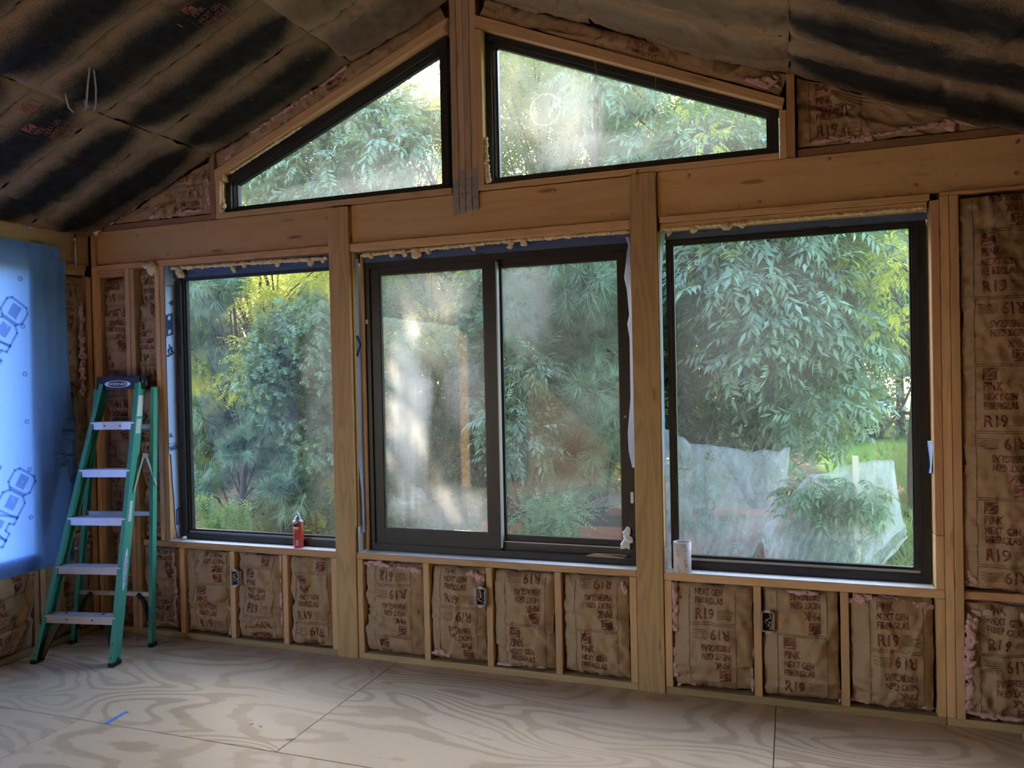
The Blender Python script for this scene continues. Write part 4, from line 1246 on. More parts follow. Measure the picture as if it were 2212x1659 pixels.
# both sides of the first post's opening and of the second post
rows = [(at_y(a, py, .030), at_y(b, py, .060)) for py, a, b in ((560, 760, 774), (600, 761, 775), (660, 763, 776), (760, 767, 779), (860, 769, 781), (960, 771, 783), (985, 773, 784), (1060, 781, 786), (1140, 784, 788), (1150, 784, 789))]
flap('narrow blue wrap flap between the first square post and the sliding window', rows,
     prints=[('lettering', (MB().obox(at_y(771, 725, .036), at_y(779, 745, .05), .012, .001, (0, 0, 1)).obox(at_y(779, 745, .05), at_y(771, 770, .036), .012, .001, (0, 0, 1)).v, MB().obox((0, 0, 0), (1, 0, 0), .1, .1, (0, 0, 1)).obox((0, 0, 0), (1, 0, 0), .1, .1, (0, 0, 1)).f), W['wrapprint'])])
rows = [(at_y(a, py, .04), at_y(b, py, .01)) for py, a, b in ((512, 1351, 1358), (530, 1357, 1361), (545, 1354, 1361), (600, 1348, 1362), (625, 1354, 1363), (680, 1359, 1365), (700, 1355, 1366), (730, 1360, 1367), (860, 1362, 1368), (935, 1356, 1370), (975, 1358, 1371), (1010, 1366, 1372))]
flap('wavy pale wrap flap on the left side of the grained square post', rows, 'wrapback')
rows = [(at_y(a, py, .02), at_y(b, py, .06)) for py, a, b in ((500, 1425, 1438), (540, 1426, 1433), (600, 1426, 1430), (660, 1427, 1431), (760, 1429, 1433), (900, 1431, 1436), (1000, 1432, 1438), (1030, 1433, 1436))]
flap('thin blue wrap flap on the right side of the grained square post', rows)
rows = [(at_y(a, py, .08), at_y(b, py, .03)) for py, a, b in ((952, 2003, 2013), (965, 2004, 2015), (985, 2007, 2014), (1005, 2009, 2013), (1022, 2006, 2012))]
flap('small torn blue wrap tab by the right edge of the large window', rows)
rows = [(at_y(a, py, .02), at_y(b, py, .07)) for py, a, b in ((620, 712, 716), (700, 714, 719), (800, 716, 721), (900, 719, 723), (960, 722, 724))]
flap('blue wrap edge showing left of the first square post', rows)

# ---- spray foam along the window heads
def foam(label, path, r, drips, seed):
    rs = random.Random(seed)
    mb = MB()
    P = [Vector(p) for p in path]
    n = 0
    for a, b in zip(P[:-1], P[1:]):
        L = (b - a).length; k = max(2, int(L / (r * 1.1)))
        for i in range(k):
            c = a.lerp(b, (i + rs.random() * .5) / k)
            q = r * rs.uniform(.65, 1.25)
            mb.blob(c, (q * 1.5, q, q), seed + n, .35, 60, 9, 6); n += 1
    for (p, rr, ln) in drips:
        p = Vector(p); rr *= 1.35
        for j in range(4):
            mb.blob(p + Vector((rs.uniform(-.4, .4) * rr, rs.uniform(-.3, .2) * rr, -ln * j / 4)), (rr * rs.uniform(.7, 1.1), rr * .8, rr * rs.uniform(.7, 1.1)), seed + n, .35, 50, 11, 7); n += 1
    o = mb.build('spray_foam_bead', 'foam', None, True)
    o.location = (0, 0, 0)
    return tag(o, label, 'spray foam', 'expanding foam round the windows')
Y = .045
def fp(px, py, y=Y): return at_y(px, py, y)
foam('lumpy foam bead with drips above the corner window', [fp(372, 580), fp(450, 575), fp(560, 567), fp(640, 562), fp(706, 558)], .012,
     [(fp(388, 584), .018, .04), (fp(503, 575), .013, .035), (fp(527, 572), .009, .015), (fp(600, 567), .012, .02), (fp(670, 563), .015, .02), (fp(697, 560), .010, .01)], 61)
foam('lumpy foam bead with many drips above the sliding window', [fp(780, 552), fp(880, 543), fp(1000, 531), fp(1120, 519), fp(1250, 509), fp(1358, 501)], .010,
     [(fp(800, 551), .012, .012), (fp(848, 545), .014, .022), (fp(875, 545), .013, .018), (fp(900, 543), .019, .028), (fp(926, 542), .010, .012), (fp(1024, 532), .010, .022), (fp(1104, 524), .013, .032), (fp(1132, 522), .012, .018)], 62)
foam('ragged foam bead above the large window', [fp(1433, 496, .02), fp(1540, 487, .02), fp(1640, 478, .02), fp(1800, 465, .02), fp(1995, 449, .02)], .009,
     [(fp(1446, 500, .02), .009, .02), (fp(1500, 494, .02), .014, .004), (fp(1570, 488, .02), .016, .004), (fp(1600, 484, .02), .014, .003)], 63)
foam('cauliflower lump of foam on the narrow batt by the corner window', [fp(322, 575, .0), fp(336, 577, -.0)], .026, [(fp(330, 580, 0), .026, .018), (fp(318, 574, 0), .018, .0)], 64)
foam('foam lump in the ceiling corner above the header', [fp(200, 493, -.01), fp(212, 489, -.01), fp(230, 480, -.01), fp(240, 478, -.01)], .020, [(fp(208, 492, -.01), .026, .010)], 65)
foam('foam strip beside the left end of the left gable window', [fp(479, 395, .03), fp(480, 420, .03), fp(481, 445, .03)], .009, [(fp(483, 445, .03), .014, .004)], 66)
foam('foam streak down the left side of the right gable window', [fp(1049, 300, .02), fp(1051, 345, .02), fp(1054, 380, .02), fp(1056, 392, .02)], .010, [(fp(1055, 388, .02), .012, .006)], 67)
foam('thin foam line under the sloping board of the left gable window', [fp(500, 372, .03), fp(580, 320, .03), fp(650, 274, .03)], .007, [(fp(600, 306, .03), .010, .0)], 68)

# ---- foam can on the corner window sill
def can():
    p = at_z(651, 1180, SZ1 - .001)
    root = empty('spray_foam_can', (p.x, .045, SZ1 + .0), Matrix.Rotation(-.55, 3, 'Z'))
    tag(root, 'red spray foam can with a white straw nozzle on the corner window sill', 'spray can')
    r = .0315
    MB().lathe([(0, 0), (r - .002, 0), (r, .003), (r, .158), (r - .002, .162)], n=32).build('body', 'red', root, True)
    MB().lathe([(r + .001, .158), (r + .0015, .164), (r - .002, .169), (r - .006, .170), (.020, .183), (.0195, .187), (.013, .192), (.012, .197), (.0, .198)], n=32).build('steel_dome', 'metal', root, True)
    nz_ = MB().lathe([(0.006, .195), (.007, .205), (.006, .214), (.003, .222), (0, .223)], n=14).blob((-.006, 0, .216), (.008, .005, .006), 0, 0, 1, 10, 6).obox((.004, 0, .212), (.022, 0, .204), .010, .004, (0, 1, 0))
    nz_.build('nozzle', 'white', root, True)
    a = (.003, 0, .220); b = (.062, 0.02, .325)
    MB().tube([a, b], .0028, 8).build('straw', 'white', root, True)
    MB().blob(b, (.009, .008, .010), 3, .3, 70).blob((b[0] + .004, b[1], b[2] + .014), (.006, .006, .007), 4, .3, 70).build('foam_tip', 'foam', root, True)
    def wrapband(nm, a0, a1, z0, z1, mat, dr=.0006, parent=root, k=10):
        mb = MB()
        for i in range(k):
            t0 = a0 + (a1 - a0) * i / k; t1 = a0 + (a1 - a0) * (i + 1) / k
            mb.add([((r + dr) * math.cos(t0), (r + dr) * math.sin(t0), z0), ((r + dr) * math.cos(t1), (r + dr) * math.sin(t1), z0), ((r + dr) * math.cos(t1), (r + dr) * math.sin(t1), z1), ((r + dr) * math.cos(t0), (r + dr) * math.sin(t0), z1)], [(0, 1, 2, 3)])
        return mb.build(nm, mat, parent)
    wrapband('label_band', -2.5, -.35, .122, .132, 'white')
    wrapband('label_band', -2.5, -.35, .117, .122, plain('label_yellow', (.75, .45, .06), .4))
    wrapband('label_name', -2.3, -.5, .134, .150, 'dark')
    for i in range(6): wrapband('label_text', -1.35, -.6 - .1 * (i % 2), .100 - i * .011, .103 - i * .011, plain('label_dark_red', (.3, .03, .03), .4), k=5)
    wrapband('barcode', -.95, -.45, .018, .050, 'white', .0008)
    for i in range(7): wrapband('barcode_bar', -.90, -.50, .021 + i * .004, .0228 + i * .004, 'dark', .0011, k=4)
can()

# ---- cardboard core with red print
def tube_core():
    p = at_z(1471, 1238, SZ1 + .001)
    root = empty('tape_core', (p.x + .002, .038, SZ1 + .0015))
    tag(root, 'white cardboard tape core with red print standing on the large window sill', 'cardboard tube')
    r = .0465; h = .155
    MB().lathe([(r - .006, 0.0), (r, 0.0), (r, h), (r - .006, h), (r - .006, 0.0)], n=40).build('tube', plain('white_card', (.80, .76, .75), .6), root, True)
    mb = MB(); rs = random.Random(5)
    for (a, z) in ((-1.10, .132), (-1.95, .100), (-1.05, .048), (-1.85, .018), (-2.9, .06), (-.2, .09), (.8, .05), (1.8, .11)):
        for i in range(46):
            s = rs.uniform(-1, 1); t = rs.uniform(-1, 1)
            an = a + t * .17 + s * .10; zz = z - s * .022
            if zz < .003 or zz > h - .003: continue
            da, dz = rs.uniform(.03, .07), rs.uniform(.0016, .0035)
            mb.add([((r + .0006) * math.cos(x), (r + .0006) * math.sin(x), y) for x, y in ((an, zz), (an + da, zz + dz * .3), (an + da * .8, zz + dz), (an - .01, zz + dz))], [(0, 1, 2, 3)])
    mb.build('red_print', plain('red_card_print', (.58, .11, .17), .6), root)['kind'] = 'stuff'
tube_core()

# ---- electrical boxes
def ebox(label, px, py, w, h, mat, seed, lean=0):
    p = at_y(px, py, -.012)
    root = empty('electrical_box', (p.x, 0.0, p.z))
    tag(root, label, 'electrical box', 'outlet boxes on the studs below the windows')
    mb = MB(); d0, d1 = -.040, -.004
    t = .004
    mb.box(-w, -w + t, d0, d1, -h, h).box(w - t, w, d0, d1, -h, h).box(-w, w, d0, d1, h - t, h).box(-w, w, d0, d1, -h, -h + t)
    b = mb.build('box', mat, root)
    MB().box(-w + t, w - t, d1 - .003, d1, -h + t, h - t).build('back_plate', 'dark', b)  # near-black back paints the shade inside the box
    MB().box(-.012, .012, d0 - .001, d0 + .003, h - .002, h + .010).box(-.012, .012, d0 - .001, d0 + .003, -h - .010, -h + .002).build('mounting_ear', mat, b)
    rs = random.Random(seed)
    for k in range(3):
        pts = [Vector((rs.uniform(-.6, .6) * w, -.010 - .02 * math.sin(q / 7 * math.pi), -h * .8 + 1.6 * h * q / 7)) + Vector((rs.uniform(-.004, .004), 0, 0)) for q in range(8)]
        MB().tube(pts, .0022, 6).build('wire', ('copper', 'white', 'dark')[k], root, True)
ebox('grey electrical box on the stud below the corner window', 513, 1247, .028, .048, 'greyplastic', 1)
ebox('grey electrical box with copper wires below the sliding window', 1041, 1287, .030, .050, 'greyplastic', 2)
ebox('galvanised electrical box with white wires below the large window', 1659, 1340, .030, .050, 'metal', 3)

# ---- bits and pieces
o = MB().box(-.075, .075, -.012, .012, 0, .0015).build('painters_tape_strip', 'tape')
pa, pb = at_z(236, 1559), at_z(266, 1542)
o.location = ((pa.x + pb.x) / 2, (pa.y + pb.y) / 2, .0005); o.rotation_euler = (0, 0, math.atan2(pb.y - pa.y, pb.x - pa.x))
tag(o, 'torn strip of blue painters tape lying on the plywood floor', 'tape')
for k, (px, py) in enumerate(((541, 1564), (562, 1570), (629, 1597))):
    q = at_z(px, py); mb = MB(); rs = random.Random(k)
    pts = [q + Vector((rs.uniform(-.02, .02), rs.uniform(-.012, .012), .003)) for i in range(4)]
    o = mb.tube(pts, .0022, 5).build('paper_scrap', 'white')
    tag(o, ('curled white scrap on the floor, nearest the blue tape strip', 'hooked white scrap on the floor beside another scrap', 'white crumb of debris by the floor joint')[k], 'debris', 'white scraps on the floor')
# threaded rod in the corner
a, b = at_y(159, 480, -.14), at_y(165, 572, -.14)
o = empty('threaded_rod', (XL + .018, -.135, 2.50)); tag(o, 'steel anchor rod with a coupling nut on the side wall header near the corner', 'rod')
MB().tube([(0, 0, -.02), (0, 0, .275)], .0075, 10).build('rod', 'metal', o, True)
MB().tube([(0, 0, .262), (0, 0, .278)], .015, 6).build('nut', 'metal', o)
MB().tube([(0, 0, .165), (0, 0, .20)], .011, 10).build('coupling', 'metal', o, True)
p = at_x(68, 486, XL); o = MB().box(0, .004, -.020, .020, -.026, .026).blob((.004, 0, .008), (.005, .008, .008), 0, .1, 9, 10, 6).build('steel_bracket', 'metal'); o.location = (XL - .010, p.y, p.z)
tag(o, 'small galvanised bracket screwed to the side wall header', 'bracket')
# cables hanging from the ceiling
def cpt(px, py, drop=0.0):
    d = ray(px, py); s = GABLE
    t = (3.912 - drop + s * (-RIDGE_X) * 1 - (CAM.z - s * CAM.x)) / (d.z - s * d.x)
    return CAM + d * t
for k, (lab, pts) in enumerate((('long looped grey cable hanging from the ceiling', ((195, 116, .0), (193, 150, .05), (189, 190, .10), (187, 220, .10), (190, 233, .06))),
                                ('straight grey cable hanging beside the looped one', ((196, 116, .0), (203, 150, .04), (207, 190, .07), (207, 225, .05), (203, 238, .03))),
                                ('short dark cable loop in the ceiling seam', ((140, 195, .02), (144, 215, .06), (148, 232, .06), (158, 242, .02))),
                                ('pale cable end poking from the ceiling seam', ((180, 205, .0), (184, 222, .05), (186, 236, .06), (180, 237, .03))))):
    o = MB().tube([cpt(*q) for q in pts], .0045, 7).build('electrical_cable', 'cable', None, True)
    tag(o, lab, 'cable', 'cables hanging from the ceiling')
# loose strings over the right gable window
for k, (lab, pts) in enumerate((('loose thread hanging in front of the right gable window', ((1416, 150, .0), (1416, 200, .0), (1420, 250, .0), (1425, 276, .0))),
                                ('short wisp of fibre at the top of the right gable window', ((1280, 105, .02), (1284, 130, .02), (1290, 165, .02))))):
    o = MB().tube([at_y(a, b, .03 + c) for a, b, c in pts], .0010, 5).build('loose_thread', 'foam', None, True); tag(o, lab, 'thread', 'threads by the gable window')
# crumpled plastic at the lower corner of the slider
p = at_y(1354, 1163, .075)
o = MB().blob((p.x, .07, p.z), (.028, .014, .050), 5, .55, 45, 18, 14).build('corner_protector', 'clearplastic'); tag(o, 'crumpled clear plastic corner guard on the sliding window', 'plastic')
p = at_z(394, 1167, SZ1); o = MB().blob((p.x, .05, SZ1 + .012), (.022, .012, .012), 8, .5, 55, 14, 9).build('foil_scrap', 'clearplastic'); tag(o, 'crumpled scrap at the lower left corner of the corner window', 'debris')
# wisps of loose fibre on the dark ceiling
WISP = ['thick curl of pale fibre on the ceiling above the left gable window tip', 'lower of two pale fibre curls above the left gable window', 'small pink fibre fleck left of the thick curl on the ceiling', 'fibre fleck low on the ceiling just above the gable stud',
        'upper of the pale fibre curls on the ceiling above the left gable window', 'hooked fibre strand high on the ceiling near the ridge post', 'long fibre strand in the middle course of the left ceiling', 'short fibre strand below the long one in the middle course of the left ceiling', 'faint fibre loop near the top edge of the left ceiling', 'thin fibre thread beside the hooked strand near the ridge post']
for k, (px, py) in enumerate(((535, 215), (548, 228), (505, 232), (470, 284), (520, 212), (650, 130), (480, 140), (470, 158), (375, 58), (590, 138))):
    mb = MB(); rs = random.Random(k + 50)
    q = cpt(px, py, .03)
    pts = [q + Vector((rs.uniform(-.05, .05), rs.uniform(-.05, .05), rs.uniform(-.02, .02))) for i in range(5)]
    o = mb.tube(pts, .0022, 5).build('fibre_wisp', 'fluff', None, True)
    tag(o, WISP[k], 'fibre', 'fibre wisps on the ceiling')

# ================================================================== OUTSIDE
def big_mesh(name, V, T, rnd, mat, parent):
    me = bpy.data.meshes.new(name)
    me.vertices.add(len(V)); me.vertices.foreach_set('co', np.asarray(V, np.float32).ravel())
    n = len(T)
    me.loops.add(n * 3); me.loops.foreach_set('vertex_index', np.asarray(T, np.int32).ravel())
    me.polygons.add(n); me.polygons.foreach_set('loop_start', np.arange(0, n * 3, 3, dtype=np.int32))
    me.polygons.foreach_set('loop_total', np.full(n, 3, np.int32)) if bpy.app.version < (4, 1, 0) else None
    a = me.attributes.new('rnd', 'FLOAT', 'POINT'); a.data.foreach_set('value', np.asarray(rnd, np.float32))
    me.update(calc_edges=True); me.validate()
    me.materials.append(mat)
    o = bpy.data.objects.new(name, me); COL.objects.link(o)
    if parent is not None: o.parent = parent
    return o

def kite(o, d, up, L, w, fold=.12):
    o = np.array(o, float); d = np.array(d, float); d /= np.linalg.norm(d)
    s = np.cross(d, up); s /= np.linalg.norm(s); u = np.cross(s, d)
    return [o, o + d * L * .42 - s * w / 2 + u * w * fold, o + d * L - u * L * .10, o + d * L * .42 + s * w / 2 + u * w * fold], [(0, 1, 2), (0, 2, 3)]
def lobed(o, d, up, L):
    o = np.array(o, float); d = np.array(d, float); d /= np.linalg.norm(d)
    s = np.cross(d, up); s /= np.linalg.norm(s); u = np.cross(s, d)
    pts = [(0, .02)]
    for (x, y) in ((.05, .16), (.36, .24), (.09, .38), (.50, .56), (.10, .62), (.26, .86), (0, 1.0)): pts.append((x, y))
    right = pts[1:-1]; left = [(-x, y) for x, y in right][::-1]
    ring = [pts[0]] + right + [pts[-1]] + left
    vs = [o + d * .45 * L] + [o + d * y * L + s * x * L - u * (abs(x) * .15 * L + y * y * .10 * L) for x, y in ring]
    n = len(ring)
    return vs, [(0, 1 + i, 1 + (i + 1) % n) for i in range(n)]
def join(parts):
    V = []; T = []; R = []
    for k, (vs, ts) in enumerate(parts):
        b = len(V); V += list(vs); T += [tuple(i + b for i in t) for t in ts]; R += [k] * len(vs)
    return np.array(V, float), np.array(T, int), np.array(R)
def t_pinnate(rs, L=.30, leaf=.125, w=.036, pairs=4):
    P = []
    for i in range(pairs):
        y = L * (.30 + .62 * i / pairs)
        for sd in (-1, 1):
            a = math.radians(rs.uniform(42, 62))
            P.append(kite((0, y, -.25 * y * y), (sd * math.sin(a), math.cos(a), -.30 + rs.uniform(-.15, .1)), (0, 0, 1), leaf * rs.uniform(.8, 1.1), w))
    P.append(kite((0, L * .95, -.25 * L * L), (0, 1, -.5), (0, 0, 1), leaf * 1.1, w * 1.1))
    P.append(([np.array((-.0015, 0, 0)), np.array((.0015, 0, 0)), np.array((0, L, -.25 * L * L))], [(0, 1, 2)]))
    return join(P)
def t_lobed(rs, n=6, L=.15):
    P = []
    for i in range(n):
        a = 2 * math.pi * i / n + rs.uniform(-.3, .3)
        P.append(lobed((0, .10 * i / n, 0), (math.cos(a) * .9, .5 + .3 * rs.random(), math.sin(a) * .5 - .35), (0.02, .1, 1), L * rs.uniform(.7, 1.1)))
    return join(P)
def t_pine(rs, n=64, L=.22):
    P = []
    for i in range(n):
        a = rs.uniform(0, 6.283); sp = math.radians(rs.uniform(12, 78))
        d = np.array((math.cos(a) * math.sin(sp), math.cos(sp), math.sin(a) * math.sin(sp)))
        s = np.cross(d, (0.1, .3, .9)); s /= np.linalg.norm(s)
        o = np.array((0, rs.uniform(-.05, .05), 0)); l = L * rs.uniform(.75, 1.1)
        P.append(([o - s * .0034, o + s * .0034, o + d * l + np.array((0, 0, -.04 * l))], [(0, 1, 2)]))
    return join(P)
def t_small(rs, n=14, L=.34, leaf=.055, w=.030):
    P = []
    for i in range(n):
        y = L * (i + .3) / n; sd = 1 if i % 2 else -1
        P.append(kite((0, y, -.2 * y * y), (sd * .8, .55 + rs.uniform(-.2, .2), rs.uniform(-.5, .3)), (rs.uniform(-.3, .3), 0, 1), leaf * rs.uniform(.7, 1.15), w))
    P.append(([np.array((-.002, 0, 0)), np.array((.002, 0, 0)), np.array((0, L, -.2 * L * L))], [(0, 1, 2)]))
    return join(P)
def t_clump(rs, n=11, R=.26, leaf=.13, w=.075):
    P = []
    for i in range(n):
        o = np.array([rs.uniform(-1, 1) for _ in range(3)]) * R
        d = np.array([rs.uniform(-1, 1), rs.uniform(-.2, 1), rs.uniform(-1, .4)])
        P.append(kite(o, d, (rs.uniform(-.6, .6), rs.uniform(-.6, .6), 1), leaf * rs.uniform(.7, 1.2), w))
    return join(P)
def t_grass(rs, n=16, L=.42):
    P = []
    for i in range(n):
        a = rs.uniform(0, 6.283); t = rs.uniform(.05, .55); l = L * rs.uniform(.5, 1.1)
        o = np.array((rs.uniform(-.05, .05), rs.uniform(0, .02), rs.uniform(-.05, .05)))
        d = np.array((math.cos(a) * t, 1.0, math.sin(a) * t)); d /= np.linalg.norm(d)
        s = np.cross(d, (.3, .2, .9)); s /= np.linalg.norm(s)
        m = o + d * l * .6; e = m + (d * .6 + np.array((math.cos(a), -.15, math.sin(a))) * .5) * l * .45
        P.append(([o - s * .004, o + s * .004, m + s * .003, m - s * .003, e], [(0, 1, 2), (0, 2, 3), (3, 2, 4)]))
    return join(P)
_rs = random.Random(3)
TPL = {'pinnate': [t_pinnate(_rs) for _ in range(4)], 'lobed': [t_lobed(_rs) for _ in range(4)], 'pine': [t_pine(_rs) for _ in range(3)],
       'small': [t_small(_rs) for _ in range(4)], 'clump': [t_clump(_rs) for _ in range(4)], 'grass': [t_grass(_rs) for _ in range(4)]}

# gaps in the canopy through which the sun reaches the panes, and the bright gap of sky
GAPS = [((-2.20, .12, z), .16) for z in (.95, 1.25, 1.55, 1.85)] + [((-1.95, .12, .86), .14), ((-2.05, .12, 2.2), .12), ((-1.16, .11, 3.2), .10), ((-1.10, .11, 3.0), .06),
        ((-1.2, .12, 1.7), .07), ((-.3, .12, 1.6), .07), ((-3.0, .12, 1.9), .06)]
SKYGAP = [(ray(924, 165).normalized(), .024), (ray(902, 200).normalized(), .007)]
def open_gaps(P, size):
    keep = np.ones(len(P), bool); s = np.array(SUN_DIR)
    for (q, r) in GAPS:
        d = P - np.array(q); t = d @ s
        keep &= ~((np.linalg.norm(d - t[:, None] * s, axis=1) < r + size) & (t > 0))
    c = np.array(CAM)
    for (dr, k) in SKYGAP:
        dr = np.array(dr); d = P - c; t = d @ dr
        keep &= ~(np.linalg.norm(d - t[:, None] * dr, axis=1) < k * np.maximum(t, 0) + size * .5)
    return keep
def foliage(name, mat, kind, clumps, n, parent, scale=(.8, 1.2), droop=.35, shell=.35, upright=False, gaps=True, flat=.75):
    C = np.array(clumps, float)
    pr = C[:, 3] ** 2; pr /= pr.sum()
    ci = RNG.choice(len(C), n, p=pr)
    d = RNG.normal(size=(n, 3)); d /= np.linalg.norm(d, axis=1)[:, None]
    rad = C[ci, 3] * (shell + (1 - shell) * RNG.random(n)) ** .7
    dd = d.copy(); dd[:, 2] *= flat
    P = C[ci, :3] + dd * rad[:, None]
    if gaps:
        k = open_gaps(P, .10 if kind != 'clump' else .16); P = P[k]; d = d[k]; n = len(P)
    if upright:
        y = np.tile((0, 0, 1.0), (n, 1)) + RNG.normal(scale=.18, size=(n, 3)); zz = RNG.normal(size=(n, 3))
    else:
        y = d * .8 + RNG.normal(scale=.45, size=(n, 3)) + np.array((0, 0, -droop)); zz = np.tile((0, 0, 1.0), (n, 1)) + d * .35 + RNG.normal(scale=.35, size=(n, 3))
    y /= np.linalg.norm(y, axis=1)[:, None]
    x = np.cross(y, zz); x /= np.linalg.norm(x, axis=1)[:, None] + 1e-9
    z = np.cross(x, y)
    sc = RNG.uniform(scale[0], scale[1], n)
    R = np.stack([x, y, z], axis=2) * sc[:, None, None]
    Vs = []; Ts = []; Rs = []; base = 0
    tp = TPL[kind]; which = RNG.integers(0, len(tp), n); tone = RNG.random(n)
    for w_, (tv, tt, tr) in enumerate(tp):
        idx = np.where(which == w_)[0]
        if not len(idx): continue
        v = np.einsum('nij,vj->nvi', R[idx], tv) + P[idx][:, None, :]
        nv = len(tv); lr = RNG.random((len(idx), tr.max() + 1))
        Vs.append(v.reshape(-1, 3)); Rs.append((.55 * tone[idx][:, None] + .45 * lr[:, tr]).reshape(-1))
        Ts.append((tt[None] + (base + np.arange(len(idx)) * nv)[:, None, None]).reshape(-1, 3)); base += len(idx) * nv
    o = big_mesh(name, np.concatenate(Vs), np.concatenate(Ts), np.concatenate(Rs), mat, parent)
    o['kind'] = 'stuff'
    return o

LM = {
 'pecan': leafmat('pecan_leaf', (.10, .165, .115), (.25, .36, .255), (.42, .52, .12), .28),
 'oak': leafmat('oak_leaf', (.09, .15, .09), (.21, .31, .19), (.42, .50, .12), .30, .6, .2),
 'pine': leafmat('pine_needle', (.12, .20, .13), (.27, .40, .25), (.28, .38, .12), .20),
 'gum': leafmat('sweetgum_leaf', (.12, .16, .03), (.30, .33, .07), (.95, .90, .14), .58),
 'vine': leafmat('vine_leaf', (.06, .105, .06), (.16, .235, .125), (.45, .52, .10), .36),
 'back': leafmat('far_leaf', (.05, .09, .05), (.135, .20, .09), (.60, .64, .12), .45),
 'farpine': leafmat('far_pine', (.07, .12, .09), (.19, .27, .20), (.2, .3, .1), .2),
 'shrub': leafmat('shrub_leaf', (.08, .16, .07), (.20, .32, .15), (.35, .5, .12), .3),
 'grass': leafmat('grass_blade', (.07, .13, .035), (.20, .27, .09), (.4, .45, .1), .3),
}
W['bark'] = plain('bark', (.095, .07, .05), .9, var=.4, nscale=18, bump=.6)
def clumps_px(n, px0, px1, py0, py1, y0, y1, r0, r1, seed, poly=None):
    rs = random.Random(seed); out = []
    while len(out) < n:
        a, b, y = rs.uniform(px0, px1), rs.uniform(py0, py1), rs.uniform(y0, y1)
        if poly and not poly(a, b): continue
        p = at_y(a, b, y); out.append((p.x, p.y, p.z, rs.uniform(r0, r1)))
    return out
GZ = -0.62
def tree(name, label, cat, mat, kind, clumps, n, seed, group='trees and bushes outside the windows', trunk=True, base=None, tr=.07, **kw):
    rs = random.Random(seed)
    C = [Vector(c[:3]) for c in clumps]
    m = sum(C, Vector()) / len(C)
    bx, by = base or (m.x, m.y)
    root = empty(name, (bx, by, GZ)); tag(root, label, cat, group)
    off = Vector((bx, by, GZ))
    foliage('leaves', mat, kind, [(c[0] - bx, c[1] - by, c[2] - GZ, c[3]) for c in clumps], n, root, gaps=False, **kw) if False else None
    o = foliage('leaves', mat, kind, clumps, n, None, **kw); o.parent = root; o.matrix_parent_inverse = Matrix.Translation(-off)
    if trunk:
        zt = max(c.z for c in C)
        pts = [Vector((bx + .12 * nz(k * .5, seed) * k * .4, by + .1 * nz(seed, k * .6) * k * .4, GZ - .05 + (zt - GZ) * k / 9)) - off for k in range(10)]
        tk = MB().tube(pts, [tr * (1 - .085 * k) for k in range(10)], 8).build('trunk', 'bark', root, True)
        mb = MB()
        for c in C:
            k = min(9, max(1, int((c.z - GZ) / (zt - GZ + .01) * 9 * .75)))
            a = pts[k]; b = c - off; mid = a.lerp(b, .5) + Vector((0, 0, .15))
            mb.tube([a, mid, b], [tr * .35, tr * .22, tr * .08], 5, False)
        mb.build('branch', 'bark', root, True)['kind'] = 'stuff'
    return root

# --- right hand window: pinnate leaved tree close to the house
tree('pecan_tree', 'dense grey green tree with long drooping leaflets filling the large window', 'tree', LM['pecan'], 'pinnate',
     clumps_px(46, 1400, 1850, 470, 960, 3.6, 5.6, .30, .52, 1, lambda a, b: a < 1880 - max(0, (640 - b)) * -.02 and not (1460 < a < 1560 and 640 < b < 720)) + clumps_px(16, 1260, 1620, 160, 480, 3.8, 5.6, .30, .5, 2) + clumps_px(8, 1780, 1930, 480, 640, 4.2, 5.2, .2, .34, 3) + clumps_px(4, 1800, 1900, 660, 900, 4.2, 5.0, .16, .3, 4),
     7500, 1, base=(-.35, 5.0), tr=.09, scale=(.75, 1.15))
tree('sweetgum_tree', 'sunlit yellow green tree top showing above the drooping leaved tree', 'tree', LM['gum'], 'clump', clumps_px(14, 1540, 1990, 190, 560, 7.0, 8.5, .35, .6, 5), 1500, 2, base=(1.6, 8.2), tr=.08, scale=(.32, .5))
tree('sunlit_pecan_tips', 'yellow leaf sprays standing in for sunlit tips of the drooping leaved tree', 'tree', LM['gum'], 'pinnate', clumps_px(11, 1800, 1985, 480, 600, 3.5, 4.0, .14, .26, 6) + clumps_px(4, 1880, 1975, 620, 720, 3.5, 3.9, .10, .18, 7) + clumps_px(6, 1480, 1690, 180, 300, 3.5, 4.6, .10, .18, 8), 250, 6, base=(1.25, 3.9), tr=.02, scale=(.42, .65))  # yellow leaf colour stands in for sun on the pecan's outer tips
for k, (a, b) in enumerate(((1380, 1600), (1620, 1820), (1840, 2080))):
    tree('distant_pine', ('hazy far pine behind the drooping leaved tree, next to the grained post', 'hazy far pine in the middle of the large window', 'hazy far pine at the right edge of the large window')[k], 'tree', LM['farpine'], 'clump',
         clumps_px(34, a, b, 300, 985, 19 + k, 22 + k, .8, 1.3, 10 + k), 3200, 3 + k, tr=.14, scale=(1.0, 1.5), gaps=False)
